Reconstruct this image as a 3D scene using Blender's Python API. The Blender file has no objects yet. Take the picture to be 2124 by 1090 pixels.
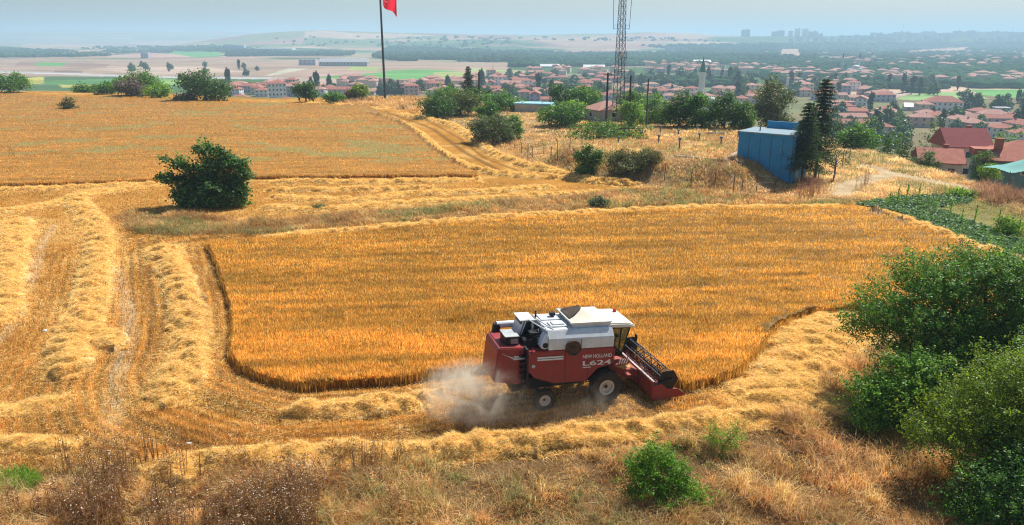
import bpy, math, random
import numpy as np
from mathutils import Vector, Matrix
rnd = random.Random(7)
R = np.random.default_rng(11)
S = bpy.context.scene
COL = S.collection

# ------------------------------------------------------------------ camera, sky, sun
F = 1517.0                      # focal length in pixels of the 2124 px wide photograph
PITCH = math.atan(465 / F)
CZ = 17.0
cd = bpy.data.cameras.new('camera'); cam = bpy.data.objects.new('camera', cd); COL.objects.link(cam)
cam.location = (0, 0, CZ); cam.rotation_euler = (math.pi / 2 - PITCH, 0, 0)
cd.sensor_width = 36; cd.lens = 36 * F / 2124; cd.clip_start = 0.5; cd.clip_end = 60000
S.camera = cam
SUN_EL, SUN_AZ = math.radians(50), math.radians(42)     # azimuth from the view direction towards the right
w = bpy.data.worlds.new('World'); S.world = w; w.use_nodes = True
nt = w.node_tree; bg = nt.nodes['Background']
sky = nt.nodes.new('ShaderNodeTexSky'); sky.sky_type = 'NISHITA'; sky.sun_disc = False
sky.sun_elevation = SUN_EL; sky.sun_rotation = SUN_AZ; sky.altitude = 100; sky.air_density = 1.3; sky.dust_density = 1.3; sky.ozone_density = 3.0
nt.links.new(sky.outputs[0], bg.inputs[0]); bg.inputs[1].default_value = 0.066
sd = bpy.data.lights.new('sun', 'SUN'); sd.energy = 5.0; sd.angle = math.radians(0.53); sd.color = (1, 0.95, 0.87)
sun = bpy.data.objects.new('sun', sd); COL.objects.link(sun)
sv = Vector((math.sin(SUN_AZ) * math.cos(SUN_EL), math.cos(SUN_AZ) * math.cos(SUN_EL), math.sin(SUN_EL)))
sun.rotation_euler = sv.to_track_quat('Z', 'Y').to_euler(); sun.location = (30, 30, 80)
S.view_settings.view_transform = 'Standard'; S.view_settings.look = 'None'; S.view_settings.exposure = 0.55
S.view_settings.gamma = 1; S.view_settings.use_curve_mapping = False
S.render.engine = 'CYCLES'
cy = S.cycles; cy.max_bounces = 5; cy.diffuse_bounces = 2; cy.glossy_bounces = 2; cy.transmission_bounces = 4; cy.volume_bounces = 2
cy.transparent_max_bounces = 12; cy.use_denoising = True; cy.denoising_prefilter = 'NONE'; S.cycles.pixel_filter_type = 'BLACKMAN_HARRIS'; cy.filter_width = 1.15; cy.sample_clamp_indirect = 6; cy.caustics_reflective = False; cy.caustics_refractive = False
HAZE = 0.00026

# ------------------------------------------------------------------ noise and terrain
def _h(ix, iy, s):
    n = (ix.astype(np.int64) * 374761393 + iy.astype(np.int64) * 668265263 + s * 974711) & 0x7fffffff
    n = ((n ^ (n >> 13)) * 1274126177) & 0x7fffffff
    return ((n ^ (n >> 16)) & 0xffff) / 65535.0
def vn(x, y, s=0):
    x = np.asarray(x, float); y = np.asarray(y, float)
    ix = np.floor(x); iy = np.floor(y); fx = x - ix; fy = y - iy
    fx = fx * fx * (3 - 2 * fx); fy = fy * fy * (3 - 2 * fy)
    a = _h(ix, iy, s); b = _h(ix + 1, iy, s); c = _h(ix, iy + 1, s); d = _h(ix + 1, iy + 1, s)
    return (a * (1 - fx) + b * fx) * (1 - fy) + (c * (1 - fx) + d * fx) * fy
def fbm(x, y, s=0, o=3):
    t = 0; a = 1; n = 0
    for k in range(o):
        t = t + a * vn(x * 2 ** k + 17.3 * k, y * 2 ** k, s + k); n += a; a *= .5
    return t / n
def ss(a, b, x):
    t = np.clip((x - a) / (b - a), 0, 1); return t * t * (3 - 2 * t)
cp_, sp_ = math.cos(PITCH), math.sin(PITCH)
def raydir(px, py):
    a = (np.asarray(px, float) - 1062) / F; b = (np.asarray(py, float) - 545) / F
    a, b = np.broadcast_arrays(a, b)
    return a, cp_ - b * sp_, -sp_ - b * cp_
def P(px, py, z=0.0):           # where the photograph's pixel meets the level z
    a, b, c = raydir(px, py); t = (z - CZ) / c; return a * t, b * t
def proj(x, y, z=0.0):
    dy = y * cp_ - (z - CZ) * sp_; u = y * sp_ + (z - CZ) * cp_
    dy = np.maximum(dy, .1); return 1062 + F * x / dy, 545 - F * u / dy
_c = [(-1400, 186), (-400, 190), (0, 192), (250, 198), (480, 208), (850, 206), (1060, 225), (1300, 245), (1530, 262), (1700, 288), (1790, 308), (1900, 338), (2000, 358), (2124, 392), (2300, 440), (2600, 560)]
_cw = [P(*q) for q in _c]; CXs = np.array([float(q[0]) for q in _cw]); CYs = np.array([float(q[1]) for q in _cw])
TZ = 2.6
TER = [tuple(float(v) for v in P(px, py, TZ)) for px, py in [(1200, 305), (1290, 278), (1340, 262), (1440, 262), (1565, 272), (1560, 322), (1500, 333), (1400, 326), (1290, 318)]]
def inpoly(x, y, poly):
    x = np.asarray(x); y = np.asarray(y); r = np.zeros(np.broadcast(x, y).shape, bool); n = len(poly)
    for i in range(n):
        x0, y0 = poly[i]; x1, y1 = poly[(i + 1) % n]
        if y0 == y1: continue
        c = ((y0 > y) != (y1 > y)) & (x < (x1 - x0) * (y - y0) / (y1 - y0) + x0); r ^= c
    return r
def dline(x, y, pts):           # distance to a polyline and how far along it
    best = np.full(np.shape(x), 1e9); al = np.zeros(np.shape(x)); L = 0
    for (x0, y0), (x1, y1) in zip(pts[:-1], pts[1:]):
        dx, dy = x1 - x0, y1 - y0; l = math.hypot(dx, dy) + 1e-9
        t = np.clip(((x - x0) * dx + (y - y0) * dy) / l / l, 0, 1)
        d = np.hypot(x - x0 - t * dx, y - y0 - t * dy); m = d < best
        best = np.where(m, d, best); al = np.where(m, L + t * l, al); L += l
    return best, al
# straw rows left by the harvester: pixel polyline, half width, height
ROWS = [
 ([(338, 512), (352, 545), (372, 590), (388, 640), (398, 700), (392, 752), (365, 800), (345, 850)], 1.25, .55),
 ([(150, 410), (200, 470), (212, 500), (200, 560), (190, 620), (165, 680), (140, 720), (150, 760), (120, 790)], 1.25, .5),
 ([(30, 455), (20, 520), (5, 600), (-10, 680)], 1.6, .4),
 ([(110, 690), (170, 690), (225, 700), (240, 730)], .9, .4),
 ([(-300, 700), (-60, 640), (0, 640)], 1.5, .4),
 ([(-300, 860), (0, 860), (60, 850), (150, 830)], .8, .28),
 ([(-300, 935), (0, 930), (70, 925), (160, 935)], .8, .4),
 ([(585, 868), (640, 858), (700, 853), (800, 846), (870, 838), (925, 822)], .85, .5),
 ([(290, 990), (360, 980), (430, 972), (520, 962), (620, 952), (720, 945), (820, 946), (900, 938), (1000, 928), (1100, 925), (1200, 908), (1300, 905), (1400, 888), (1500, 876), (1580, 868)], .85, .55),
 ([(1560, 866), (1620, 835), (1650, 800), (1680, 750), (1720, 700), (1790, 660)], 2.3, .4),
 ([(1600, 720), (1650, 690), (1720, 665)], 1.5, .3),
 ([(540, 497), (650, 488), (800, 475), (1000, 456), (1200, 445), (1450, 433), (1640, 432)], .8, .35),
 ([(1640, 432), (1740, 428)], .5, .2),
 ([(1800, 443), (1850, 455), (1900, 470), (1960, 495), (2020, 518), (2124, 552), (2300, 600)], 1.0, .6),
 ([(545, 380), (640, 379), (800, 380), (930, 377), (1000, 375)], .9, .4),
 ([(548, 397), (700, 396), (840, 394), (900, 392)], .9, .38),
 ([(560, 410), (680, 416), (760, 416), (840, 404), (1000, 400), (1150, 390)], .9, .36),
 ([(540, 432), (660, 438), (800, 425), (950, 418), (1100, 408), (1250, 400)], .9, .34),
 ([(770, 238), (830, 258), (870, 280), (905, 310), (940, 335), (985, 356), (1060, 366), (1160, 372)], 1.0, .6),
 ([(825, 238), (890, 250), (940, 262), (985, 290), (1030, 322), (1090, 345), (1170, 368), (1240, 380), (1330, 386)], 1.0, .6),
 ([(620, 213), (700, 217), (790, 226), (860, 222)], 1.2, .4),
 ([(-400, 405), (0, 396), (100, 394), (200, 388), (330, 382)], 1.0, .35),
 ([(-200, 445), (20, 440), (110, 425), (200, 400), (300, 388)], 1.2, .3),
 ([(1120, 352), (1200, 372), (1290, 388)], .8, .4)]
ROWW = []
for pts, hw, hh in ROWS:
    a = [tuple(float(v) for v in P(px, py)) for px, py in pts]
    b = []
    for (x0, y0), (x1, y1) in zip(a[:-1], a[1:]):
        n = max(1, int(math.hypot(x1 - x0, y1 - y0) / 4))
        for k in range(n):
            t = k / n; b.append((x0 + (x1 - x0) * t, y0 + (y1 - y0) * t))
    b.append(a[-1]); a = b
    mx = max(q[0] for q in a) + hw * 2; mn = min(q[0] for q in a) - hw * 2; my = max(q[1] for q in a) + hw * 2; ny = min(q[1] for q in a) - hw * 2
    ROWW.append((a, hw, hh, (mn, mx, ny, my)))
def rows_h(x, y):
    r = np.zeros(np.shape(x)); cov = np.zeros(np.shape(x))
    for k, (a, hw, hh, bb) in enumerate(ROWW):
        hh = hh * .85
        m = (x > bb[0]) & (x < bb[1]) & (y > bb[2]) & (y < bb[3])
        if not m.any(): continue
        xx, yy = x[m], y[m]; d, al = dline(xx, yy, a)
        Lk = math.fsum(math.hypot(q[0] - p[0], q[1] - p[1]) for p, q in zip(a[:-1], a[1:]))
        wob = hw * (.62 + .38 * vn(al / 1.6, al * 0 + k, 5) + .45 * vn(xx / .55, yy / .55, 6)) * ss(-.3, 1.6, np.minimum(al, Lk - al))
        e = np.clip(1 - (d / (wob + 1e-3)) ** 2, 0, 1)
        lum = .42 + .95 * ss(.25, .8, fbm(xx / .7, yy / .7, 31 + k, 3))
        v = hh * e ** .65 * lum
        r[m] = np.maximum(r[m], v); cov[m] = np.maximum(cov[m], ss(0, .35, e))
    return r, cov
def base_h(x, y):
    x = np.asarray(x, float); y = np.asarray(y, float)
    yc = np.interp(x, CXs, CYs); d = y - yc
    L = np.interp(x, [-170, 0, 50], [300, 270, 230])
    z = -31 * ss(0, 1, np.clip(d / L, 0, 1) ** .9)
    z = z - 3.0 * ss(38, 56, x) * ss(-1, 9, d)
    # far ridge and mountains
    u = x / np.maximum(y, 1)
    rt = 38 + 8 * ss(-.55, -.3, u) * (1 - ss(-.3, -.1, u)) + 6 * ss(.3, .5, u)
    rise = ss(2700, 4600, y + 500 * (fbm(x / 900, y / 900, 3) - .5) - 500 * ss(.1, .5, u)) * (ss(-.46, -.30, u))
    z = z + rise * (31 + rt)
    z = z + (y > 4600) * -(y - 4600) * .012 * ss(-.46, -.3, u) * (y < 9000)
    z = z + ss(5000, 7000, y) * (1 - ss(-.5, -.28, u)) * 32
    mt = ss(6500, 9000, y) * (30 + 130 * fbm(x / 2600 + 3.1, x * 0 + .5, 9, 3)) * (1 - ss(-.40, -.28, u))
    z = z + mt
    z = z + (fbm(x / 260, y / 260, 21) - .5) * 9 * ss(500, 1500, y) + (fbm(x / 900, y / 500, 22) - .5) * 60 * ss(2800, 4200, y) * (1 - ss(4300, 4700, y)) + (fbm(x / 700, y * 0, 23, 3) - .4) * 26 * ss(3800, 4500, y) * (1 - ss(5200, 6000, y)) * (1 - ss(.25, .5, x / np.maximum(y, 1))) + (fbm(x / 38, y / 38, 8) - .5) * 1.1 * ss(60, 160, y)
    # reservoir terrace, its grass bank, gentle swells in the field
    mx = ss(5, 13, x) * (1 - ss(27, 33, x)) 
    near = (x > -10) & (x < 50) & (y > 60) & (y < 150)
    if near.any():
        xx, yy = x[near], y[near]; ins = inpoly(xx, yy, TER); dd, _ = dline(xx, yy, TER + [TER[0]])
        t = np.where(ins, 1.0, 1 - ss(0.2, 7.5, dd)); z2 = z[near]; z[near] = z2 * (1 - t) + TZ * t
    return z
def full_h(x, y):
    x = np.asarray(x, float); y = np.asarray(y, float)
    z = base_h(x, y)
    n = (y < 260) & (y > 12)
    if n.any():
        r, c = rows_h(x[n], y[n]); z = z.copy(); z[n] += r + .09 * (fbm(x[n] / .9, y[n] / .9, 14) - .5)
    return z
_T = np.concatenate([np.linspace(20, 400, 500), np.geomspace(402, 22000, 700)])
def PT(px, py):                  # where a pixel's ray meets the terrain
    px = np.atleast_1d(np.asarray(px, float)); py = np.atleast_1d(np.asarray(py, float))
    a, b, c = raydir(px, py); ox = np.zeros(px.shape); oy = np.zeros(px.shape); oz = np.zeros(px.shape)
    for s in range(0, len(px), 4000):
        e = slice(s, s + 4000); t = _T[None, :] / b[e][:, None]
        X = a[e][:, None] * t; Y = b[e][:, None] * t; Z = CZ + c[e][:, None] * t
        g = Z < base_h(X.ravel(), Y.ravel()).reshape(X.shape)
        i = np.where(g.any(1), g.argmax(1), len(_T) - 1); k = np.arange(len(i))
        ox[e] = X[k, i]; oy[e] = Y[k, i]
    oz = base_h(ox, oy); return ox, oy, oz
def pt(px, py):
    a, b, c = PT(px, py); return float(a[0]), float(b[0]), float(c[0])
def scale_at(x, y, z): return F / (y * cp_ - (z - CZ) * sp_)      # px per metre

# ------------------------------------------------------------------ mesh helpers
def link(o, parent=None):
    COL.objects.link(o)
    if parent is not None: o.parent = parent
    return o
def tag(o, label=None, cat=None, group=None, kind=None):
    if label: o['label'] = label
    if cat: o['category'] = cat
    if group: o['group'] = group
    if kind: o['kind'] = kind
    return o
def empty(name, loc, rz=0, label=None, cat=None, group=None):
    o = bpy.data.objects.new(name, None); o.location = loc; o.rotation_euler = (0, 0, rz); o.empty_display_size = .2
    link(o); return tag(o, label, cat, group)
def npmesh(name, V, faces, col=None, mats=(), mi=None, smooth=False):
    """V (n,3); faces: list of (m,k) index arrays"""
    me = bpy.data.meshes.new(name); V = np.ascontiguousarray(V, np.float32)
    me.vertices.add(len(V)); me.vertices.foreach_set('co', V.ravel())
    li = np.concatenate([f.ravel() for f in faces]).astype(np.int32)
    tot = np.concatenate([np.full(len(f), f.shape[1]) for f in faces]).astype(np.int32)
    st = np.concatenate([[0], np.cumsum(tot)[:-1]]).astype(np.int32)
    me.loops.add(len(li)); me.loops.foreach_set('vertex_index', li)
    me.polygons.add(len(tot)); me.polygons.foreach_set('loop_start', st); me.polygons.foreach_set('loop_total', tot)
    if mi is not None: me.polygons.foreach_set('material_index', np.asarray(mi, np.int32))
    me.polygons.foreach_set('use_smooth', np.full(len(tot), smooth))
    me.update(calc_edges=True)
    if col is not None:
        ca = me.color_attributes.new('Col', 'FLOAT_COLOR', 'POINT'); c4 = np.ones((len(V), 4), np.float32); c4[:, :3] = col
        ca.data.foreach_set('color', c4.ravel())
    for m in mats: me.materials.append(m)
    return me
def npobj(name, V, faces, col=None, mats=(), parent=None, mi=None, smooth=False):
    return link(bpy.data.objects.new(name, npmesh(name, V, faces, col, mats, mi, smooth)), parent)
class MB:
    def __init__(s): s.v = []; s.f = []; s.m = []; s.cur = 0
    def add(s, vs, fs):
        b = len(s.v); s.v += [tuple(v) for v in vs]
        for f in fs: s.f.append(tuple(b + i for i in f)); s.m.append(s.cur)
    def box(s, c, d, rz=0, tilt=None):
        x, y, z = d[0] / 2, d[1] / 2, d[2] / 2; q = []
        M = Matrix.Rotation(rz, 3, 'Z') if tilt is None else tilt
        for a in (-1, 1):
            for b in (-1, 1):
                for e in (-1, 1): q.append(Vector(c) + M @ Vector((a * x, b * y, e * z)))
        s.add(q, [(0, 1, 3, 2), (4, 6, 7, 5), (0, 4, 5, 1), (2, 3, 7, 6), (0, 2, 6, 4), (1, 5, 7, 3)])
    def prism(s, prof, a, b, axis='y'):      # profile in the plane across the axis, from a to b
        n = len(prof)
        g = {'y': lambda p, t: (p[0], t, p[1]), 'x': lambda p, t: (t, p[0], p[1]), 'z': lambda p, t: (p[0], p[1], t)}[axis]
        s.add([g(p, a) for p in prof] + [g(p, b) for p in prof], [tuple(range(n))[::-1], tuple(range(n, 2 * n))] + [(i, (i + 1) % n, n + (i + 1) % n, n + i) for i in range(n)])
    def tube(s, p, q, r, r2=None, n=6, cap=True):
        p = Vector(p); q = Vector(q); r2 = r if r2 is None else r2; d = (q - p)
        if d.length < 1e-6: return
        d.normalize(); u = d.orthogonal().normalized(); v = d.cross(u)
        L = [p + (u * math.cos(2 * math.pi * k / n) + v * math.sin(2 * math.pi * k / n)) * r for k in range(n)]
        L += [q + (u * math.cos(2 * math.pi * k / n) + v * math.sin(2 * math.pi * k / n)) * r2 for k in range(n)]
        fs = [(k, (k + 1) % n, n + (k + 1) % n, n + k) for k in range(n)]
        if cap: fs += [tuple(range(n))[::-1], tuple(range(n, 2 * n))]
        s.add(L, fs)
    def lathe(s, prof, c, axis='z', n=20):   # prof: (radius, along)
        L = []
        for r, h in prof:
            for k in range(n):
                a = 2 * math.pi * k / n; e, g = r * math.cos(a), r * math.sin(a)
                L.append({'z': (c[0] + e, c[1] + g, c[2] + h), 'y': (c[0] + e, c[1] + h, c[2] + g), 'x': (c[0] + h, c[1] + e, c[2] + g)}[axis])
        fs = []
        for j in range(len(prof) - 1):
            for k in range(n): fs.append((j * n + k, j * n + (k + 1) % n, (j + 1) * n + (k + 1) % n, (j + 1) * n + k))
        shut = tuple(prof[0]) == tuple(prof[-1])
        if prof[0][0] > 1e-4 and not shut: fs.append(tuple(range(n)))
        if prof[-1][0] > 1e-4 and not shut: fs.append(tuple(range((len(prof) - 1) * n, len(prof) * n)))
        s.add(L, fs)
    def quad(s, a, b, c, d): s.add([a, b, c, d], [(0, 1, 2, 3)])
    def mesh(s, name, mats, smooth=False, bevel=0):
        me = bpy.data.meshes.new(name); me.from_pydata(s.v, [], s.f)
        for m in (mats if isinstance(mats, (list, tuple)) else [mats]): me.materials.append(m)
        me.polygons.foreach_set('material_index', np.array(s.m, np.int32)); me.update()
        import bmesh
        b = bmesh.new(); b.from_mesh(me); bmesh.ops.recalc_face_normals(b, faces=b.faces)
        if bevel:
            es = [e for e in b.edges if len(e.link_faces) == 2 and e.calc_face_angle(0) > .5]
            try: bmesh.ops.bevel(b, geom=es, offset=bevel, segments=2, affect='EDGES', clamp_overlap=True)
            except Exception: pass
        b.to_mesh(me); b.free()
        if smooth: me.polygons.foreach_set('use_smooth', [True] * len(me.polygons)); 
        return me
    def build(s, name, mats, parent=None, smooth=False, bevel=0, loc=None):
        o = bpy.data.objects.new(name, s.mesh(name, mats, smooth, bevel)); link(o, parent)
        if loc is not None: o.location = loc
        return o

# ------------------------------------------------------------------ materials
def mk(name, col, rough=.8, var=.15, scale=3.0, bump=0.0, metal=0, col2=None, spec=.3, wave=None, coord='Object'):
    m = bpy.data.materials.new(name); m.use_nodes = True; n = m.node_tree.nodes; l = m.node_tree.links
    b = n['Principled BSDF']; b.inputs['Roughness'].default_value = rough; b.inputs['Metallic'].default_value = metal
    b.inputs['Specular IOR Level'].default_value = spec
    tc = n.new('ShaderNodeTexCoord'); no = n.new('ShaderNodeTexNoise'); no.inputs['Scale'].default_value = scale; no.inputs['Detail'].default_value = 8
    no.inputs['Roughness'].default_value = .65; l.new(tc.outputs[coord], no.inputs['Vector'])
    mx = n.new('ShaderNodeMix'); mx.data_type = 'RGBA'
    c2 = col2 or tuple(c * (1 - 2 * var) for c in col)
    mx.inputs[6].default_value = (*c2, 1); mx.inputs[7].default_value = (*[min(1, c * (1 + var)) for c in col], 1)
    rp = n.new('ShaderNodeMapRange'); rp.inputs[1].default_value = .3; rp.inputs[2].default_value = .7
    l.new(no.outputs[0], rp.inputs[0]); l.new(rp.outputs[0], mx.inputs[0]); l.new(mx.outputs[2], b.inputs['Base Color'])
    if bump or wave:
        bp = n.new('ShaderNodeBump'); bp.inputs['Strength'].default_value = bump or .6; bp.inputs['Distance'].default_value = .03
        src = no.outputs[0]
        if wave:
            wv = n.new('ShaderNodeTexWave'); wv.bands_direction = wave[0]; wv.inputs['Scale'].default_value = wave[1]; wv.inputs['Distortion'].default_value = wave[2]; wv.inputs['Detail'].default_value = 1
            l.new(tc.outputs[coord], wv.inputs['Vector']); src = wv.outputs['Fac']; bp.inputs['Distance'].default_value = .10; mw = n.new('ShaderNodeMath'); mw.operation = 'MULTIPLY'; l.new(wv.outputs['Fac'], mw.inputs[0]); l.new(rp.outputs[0], mw.inputs[1]); l.new(mw.outputs[0], mx.inputs[0])
        l.new(src, bp.inputs['Height']); l.new(bp.outputs[0], b.inputs['Normal'])
    return m
def leafmat(name, trans=.35, tint=(1, 1, 1), ttint=(1.3, 1.25, .6), rough=.55, spec=.22):
    """per-leaf colour from the mesh, part of the light passing through"""
    m = bpy.data.materials.new(name); m.use_nodes = True; n = m.node_tree.nodes; l = m.node_tree.links
    b = n['Principled BSDF']; b.inputs['Roughness'].default_value = rough; b.inputs['Specular IOR Level'].default_value = spec
    at = n.new('ShaderNodeAttribute'); at.attribute_name = 'Col'
    v = n.new('ShaderNodeVectorMath'); v.operation = 'MULTIPLY'; v.inputs[1].default_value = tint; l.new(at.outputs['Color'], v.inputs[0])
    t = n.new('ShaderNodeVectorMath'); t.operation = 'MULTIPLY'; t.inputs[1].default_value = ttint; l.new(v.outputs[0], t.inputs[0])
    tr = n.new('ShaderNodeBsdfTranslucent'); l.new(t.outputs[0], tr.inputs[0]); l.new(v.outputs[0], b.inputs['Base Color'])
    ms = n.new('ShaderNodeMixShader'); ms.inputs[0].default_value = trans
    l.new(b.outputs[0], ms.inputs[1]); l.new(tr.outputs[0], ms.inputs[2]); l.new(ms.outputs[0], n['Material Output'].inputs[0])
    return m
M_leaf = leafmat('leaf', .42, ttint=(1.35, 1.35, .5), rough=.45)
M_straw = leafmat('dry_straw', .5, tint=(1.25, 1.22, 1.2), ttint=(1.1, 1.0, .85), rough=.5)
M_bark = mk('bark', (.16, .11, .07), .9, .3, 6, .5)
M_darkbark = mk('dark_bark', (.07, .05, .04), .9, .3, 6, .5)

# ------------------------------------------------------------------ the ground: one sheet out to the horizon
FA = [(-1400, 186), (-400, 190), (0, 195), (480, 212), (760, 220), (800, 238), (850, 268), (895, 305), (940, 338), (975, 357), (1000, 368), (800, 370), (540, 372), (380, 377), (300, 378), (180, 384), (0, 388), (-400, 395), (-1400, 420)]
FB = [(432, 512), (540, 505), (700, 494), (900, 476), (1100, 460), (1300, 449), (1450, 442), (1640, 440), (1790, 438), (1840, 455), (1900, 478), (2000, 518), (2124, 560), (2400, 640), (2400, 700), (2124, 690), (1850, 648), (1780, 640), (1700, 655), (1640, 672), (1600, 700), (1560, 745), (1530, 780), (1480, 798), (1425, 812), (1400, 800), (1300, 742), (1180, 752), (1000, 772), (900, 786), (800, 800), (700, 806), (620, 812), (560, 798), (505, 775), (482, 745), (486, 700), (484, 650), (468, 600), (455, 560)]
VERGE = [(-1200, 985), (0, 960), (250, 975), (330, 1000), (500, 985), (700, 975), (900, 965), (1100, 952), (1250, 935), (1400, 915), (1550, 895), (1640, 860), (1700, 800), (1740, 740), (1790, 690), (2000, 670), (2500, 690), (2700, 800), (2700, 1700), (-1200, 1700)]
STRIP = [(235, 452), (300, 436), (420, 448), (560, 460), (700, 446), (900, 434), (1100, 412), (1230, 398), (1400, 388), (1480, 392), (1640, 408), (1760, 412), (1760, 424), (1460, 424), (1200, 436), (1000, 448), (800, 462), (560, 484), (380, 488), (280, 482)]
MOUND = [(860, 212), (1060, 228), (1300, 245), (1530, 262), (1700, 288), (1700, 420), (1480, 408), (1340, 388), (1210, 372), (1100, 345), (1010, 310), (960, 270), (880, 245)]
SLOPE = [(1690, 286), (1790, 306), (1900, 336), (2000, 356), (2124, 390), (2400, 450), (2400, 520), (2124, 450), (2010, 398), (1880, 402), (1760, 420), (1690, 420)]
VEG = [(1775, 424), (1860, 409), (1960, 405), (2020, 410), (2010, 424), (1940, 432), (1985, 450), (2050, 474), (2124, 502), (2400, 590), (2400, 620), (2124, 545), (2010, 505), (1930, 470), (1860, 440)]
GREENB = [(1900, 430), (2000, 412), (2080, 425), (2200, 470), (2400, 560), (2400, 600), (2124, 520), (2040, 482), (1960, 456)]
PATHS = [([(1800, 345), (1850, 360), (1760, 382), (1742, 402)], 1.7), ([(1850, 360), (1990, 386), (2124, 425), (2300, 480)], 1.5), ([(240, 560), (262, 620), (270, 700), (240, 780), (235, 850), (225, 910)], .55),
         ([(110, 470), (85, 510), (70, 570), (45, 640), (15, 690), (-60, 760)], .4), ([(0, 500), (60, 450)], .4), ([(1560, 790), (1640, 700), (1700, 670)], .3)]
TRACKS = [([(430, 520), (445, 600), (455, 700), (465, 770), (520, 812), (620, 828), (800, 818), (1000, 800), (1200, 790)], .3), ([(405, 520), (425, 620), (440, 730), (455, 800), (520, 838), (700, 842), (900, 815)], .25),
          ([(290, 500), (310, 600), (318, 700), (300, 780), (290, 860)], .3), ([(325, 500), (345, 600), (350, 700), (335, 780), (320, 860)], .3), ([(240, 880), (500, 905), (800, 900), (1100, 892), (1400, 856), (1560, 800), (1640, 720)], .25),
          ([(240, 910), (500, 928), (800, 920), (1100, 905), (1400, 872), (1530, 820)], .25), ([(1350, 850), (1500, 815), (1580, 760), (1640, 700)], .25), ([(800, 232), (900, 270), (960, 312), (1030, 352)], .5), ([(850, 232), (950, 285), (1010, 330), (1100, 365)], .3)]
FARPOLY = [  # valley fields by colour
 ((.34, .245, .18), [(-400, 122), (600, 124), (1060, 130), (1060, 158), (640, 166), (300, 160), (-400, 154)]), ((.26, .17, .14), [(40, 128), (230, 133), (220, 140), (30, 137)]), ((.44, .33, .26), [(180, 142), (420, 138), (520, 150), (300, 156)]), ((.22, .15, .13), [(110, 146), (170, 147), (170, 154), (115, 152)]),
 ((.36, .25, .19), [(560, 168), (1060, 176), (1060, 190), (700, 186), (560, 182)]), ((.40, .39, .38), [(-400, 145), (0, 147), (150, 152), (300, 158), (560, 161), (660, 164), (900, 170), (900, 173), (640, 168), (540, 165), (300, 162), (150, 156), (0, 151), (-400, 149)]), ((.44, .40, .33), [(560, 158), (640, 143), (600, 142), (550, 157)]),
 ((.10, .23, .07), [(85, 168), (245, 164), (250, 172), (330, 170), (330, 176), (60, 176)]), ((.38, .36, .08), [(55, 162), (90, 160), (90, 174), (60, 175)]), ((.40, .38, .10), [(120, 176), (250, 178), (250, 182), (130, 182)]),
 ((.20, .33, .10), [(330, 163), (400, 166), (395, 178), (330, 177)]), ((.12, .28, .08), [(80, 130), (140, 130), (130, 138), (70, 137)]),
 ((.13, .30, .09), [(650, 162), (760, 150), (860, 144), (920, 146), (960, 150), (965, 160), (900, 165), (760, 165)]), ((.30, .36, .12), [(730, 138), (790, 140), (780, 148), (720, 146)]), ((.30, .34, .12), [(900, 150), (960, 150), (1000, 160), (900, 164)]),
 ((.42, .40, .30), [(560, 158), (640, 143), (600, 142), (550, 157)]), ((.40, .27, .22), [(620, 157), (740, 148), (800, 150), (660, 160)]), ((.40, .29, .24), [(560, 170), (1000, 178), (1000, 168), (560, 163)]),
 ((.12, .30, .10), [(360, 107), (455, 108), (460, 118), (400, 120), (340, 116)]), ((.42, .28, .22), [(225, 116), (300, 110), (360, 112), (400, 119), (220, 120)]),
 ((.38, .26, .20), [(1060, 145), (1130, 150), (1120, 158), (1050, 152)]), ((.30, .36, .14), [(975, 142), (1120, 150), (1120, 154), (975, 148)]), ((.42, .30, .22), [(1060, 184), (1120, 184), (1110, 200), (1060, 196)]),
 ((.14, .32, .10), [(2008, 186), (2124, 186), (2200, 186), (2200, 208), (2124, 205), (2040, 198)]), ((.22, .33, .13), [(1880, 196), (2000, 190), (2050, 205), (1960, 212), (1860, 206)]), ((.40, .32, .25), [(1830, 190), (1900, 195), (1850, 205), (1800, 196)]),
 ((.44, .30, .22), [(1620, 102), (1660, 102), (1660, 118), (1615, 116)]), ((.44, .36, .26), [(1700, 118), (1840, 122), (1840, 127), (1700, 125)]), ((.48, .30, .22), [(1890, 105), (2010, 98), (2000, 108), (1880, 110)])]
ys = []
py = 1420.0
while py > 196:
    ys.append(float(P(1062, py)[1])); py -= 3.0 if py > 420 else 1.6
ys = np.array([-14, -6, 2, 8, 12] + ys); ys = ys[np.concatenate([[True], np.diff(ys) > 0])]
ys = np.concatenate([ys, np.geomspace(ys[-1] * 1.01, 24000, 430)])
us = np.concatenate([-np.geomspace(2.2, .86, 60), np.linspace(-.85, .85, 880), np.geomspace(.86, 2.2, 60)])
UU, YY = np.meshgrid(us, ys); XX = UU * (YY + 16)
gx, gy = XX.ravel(), YY.ravel(); gz = full_h(gx, gy)
_, cov = (None, np.zeros(len(gx))); nm = (gy < 260) & (gy > 12); cov[nm] = rows_h(gx[nm], gy[nm])[1]
gpx, gpy = proj(gx, gy, 0); gtx, gty = proj(gx, gy, base_h(gx, gy))
big = fbm(gx / 9, gy / 9, 50); med = fbm(gx / 2.2, gy / 2.2, 51); fine = fbm(gx / .5, gy / .5, 52)
def C(*a): return np.array(a, float)
col = np.zeros((len(gx), 3))
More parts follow.
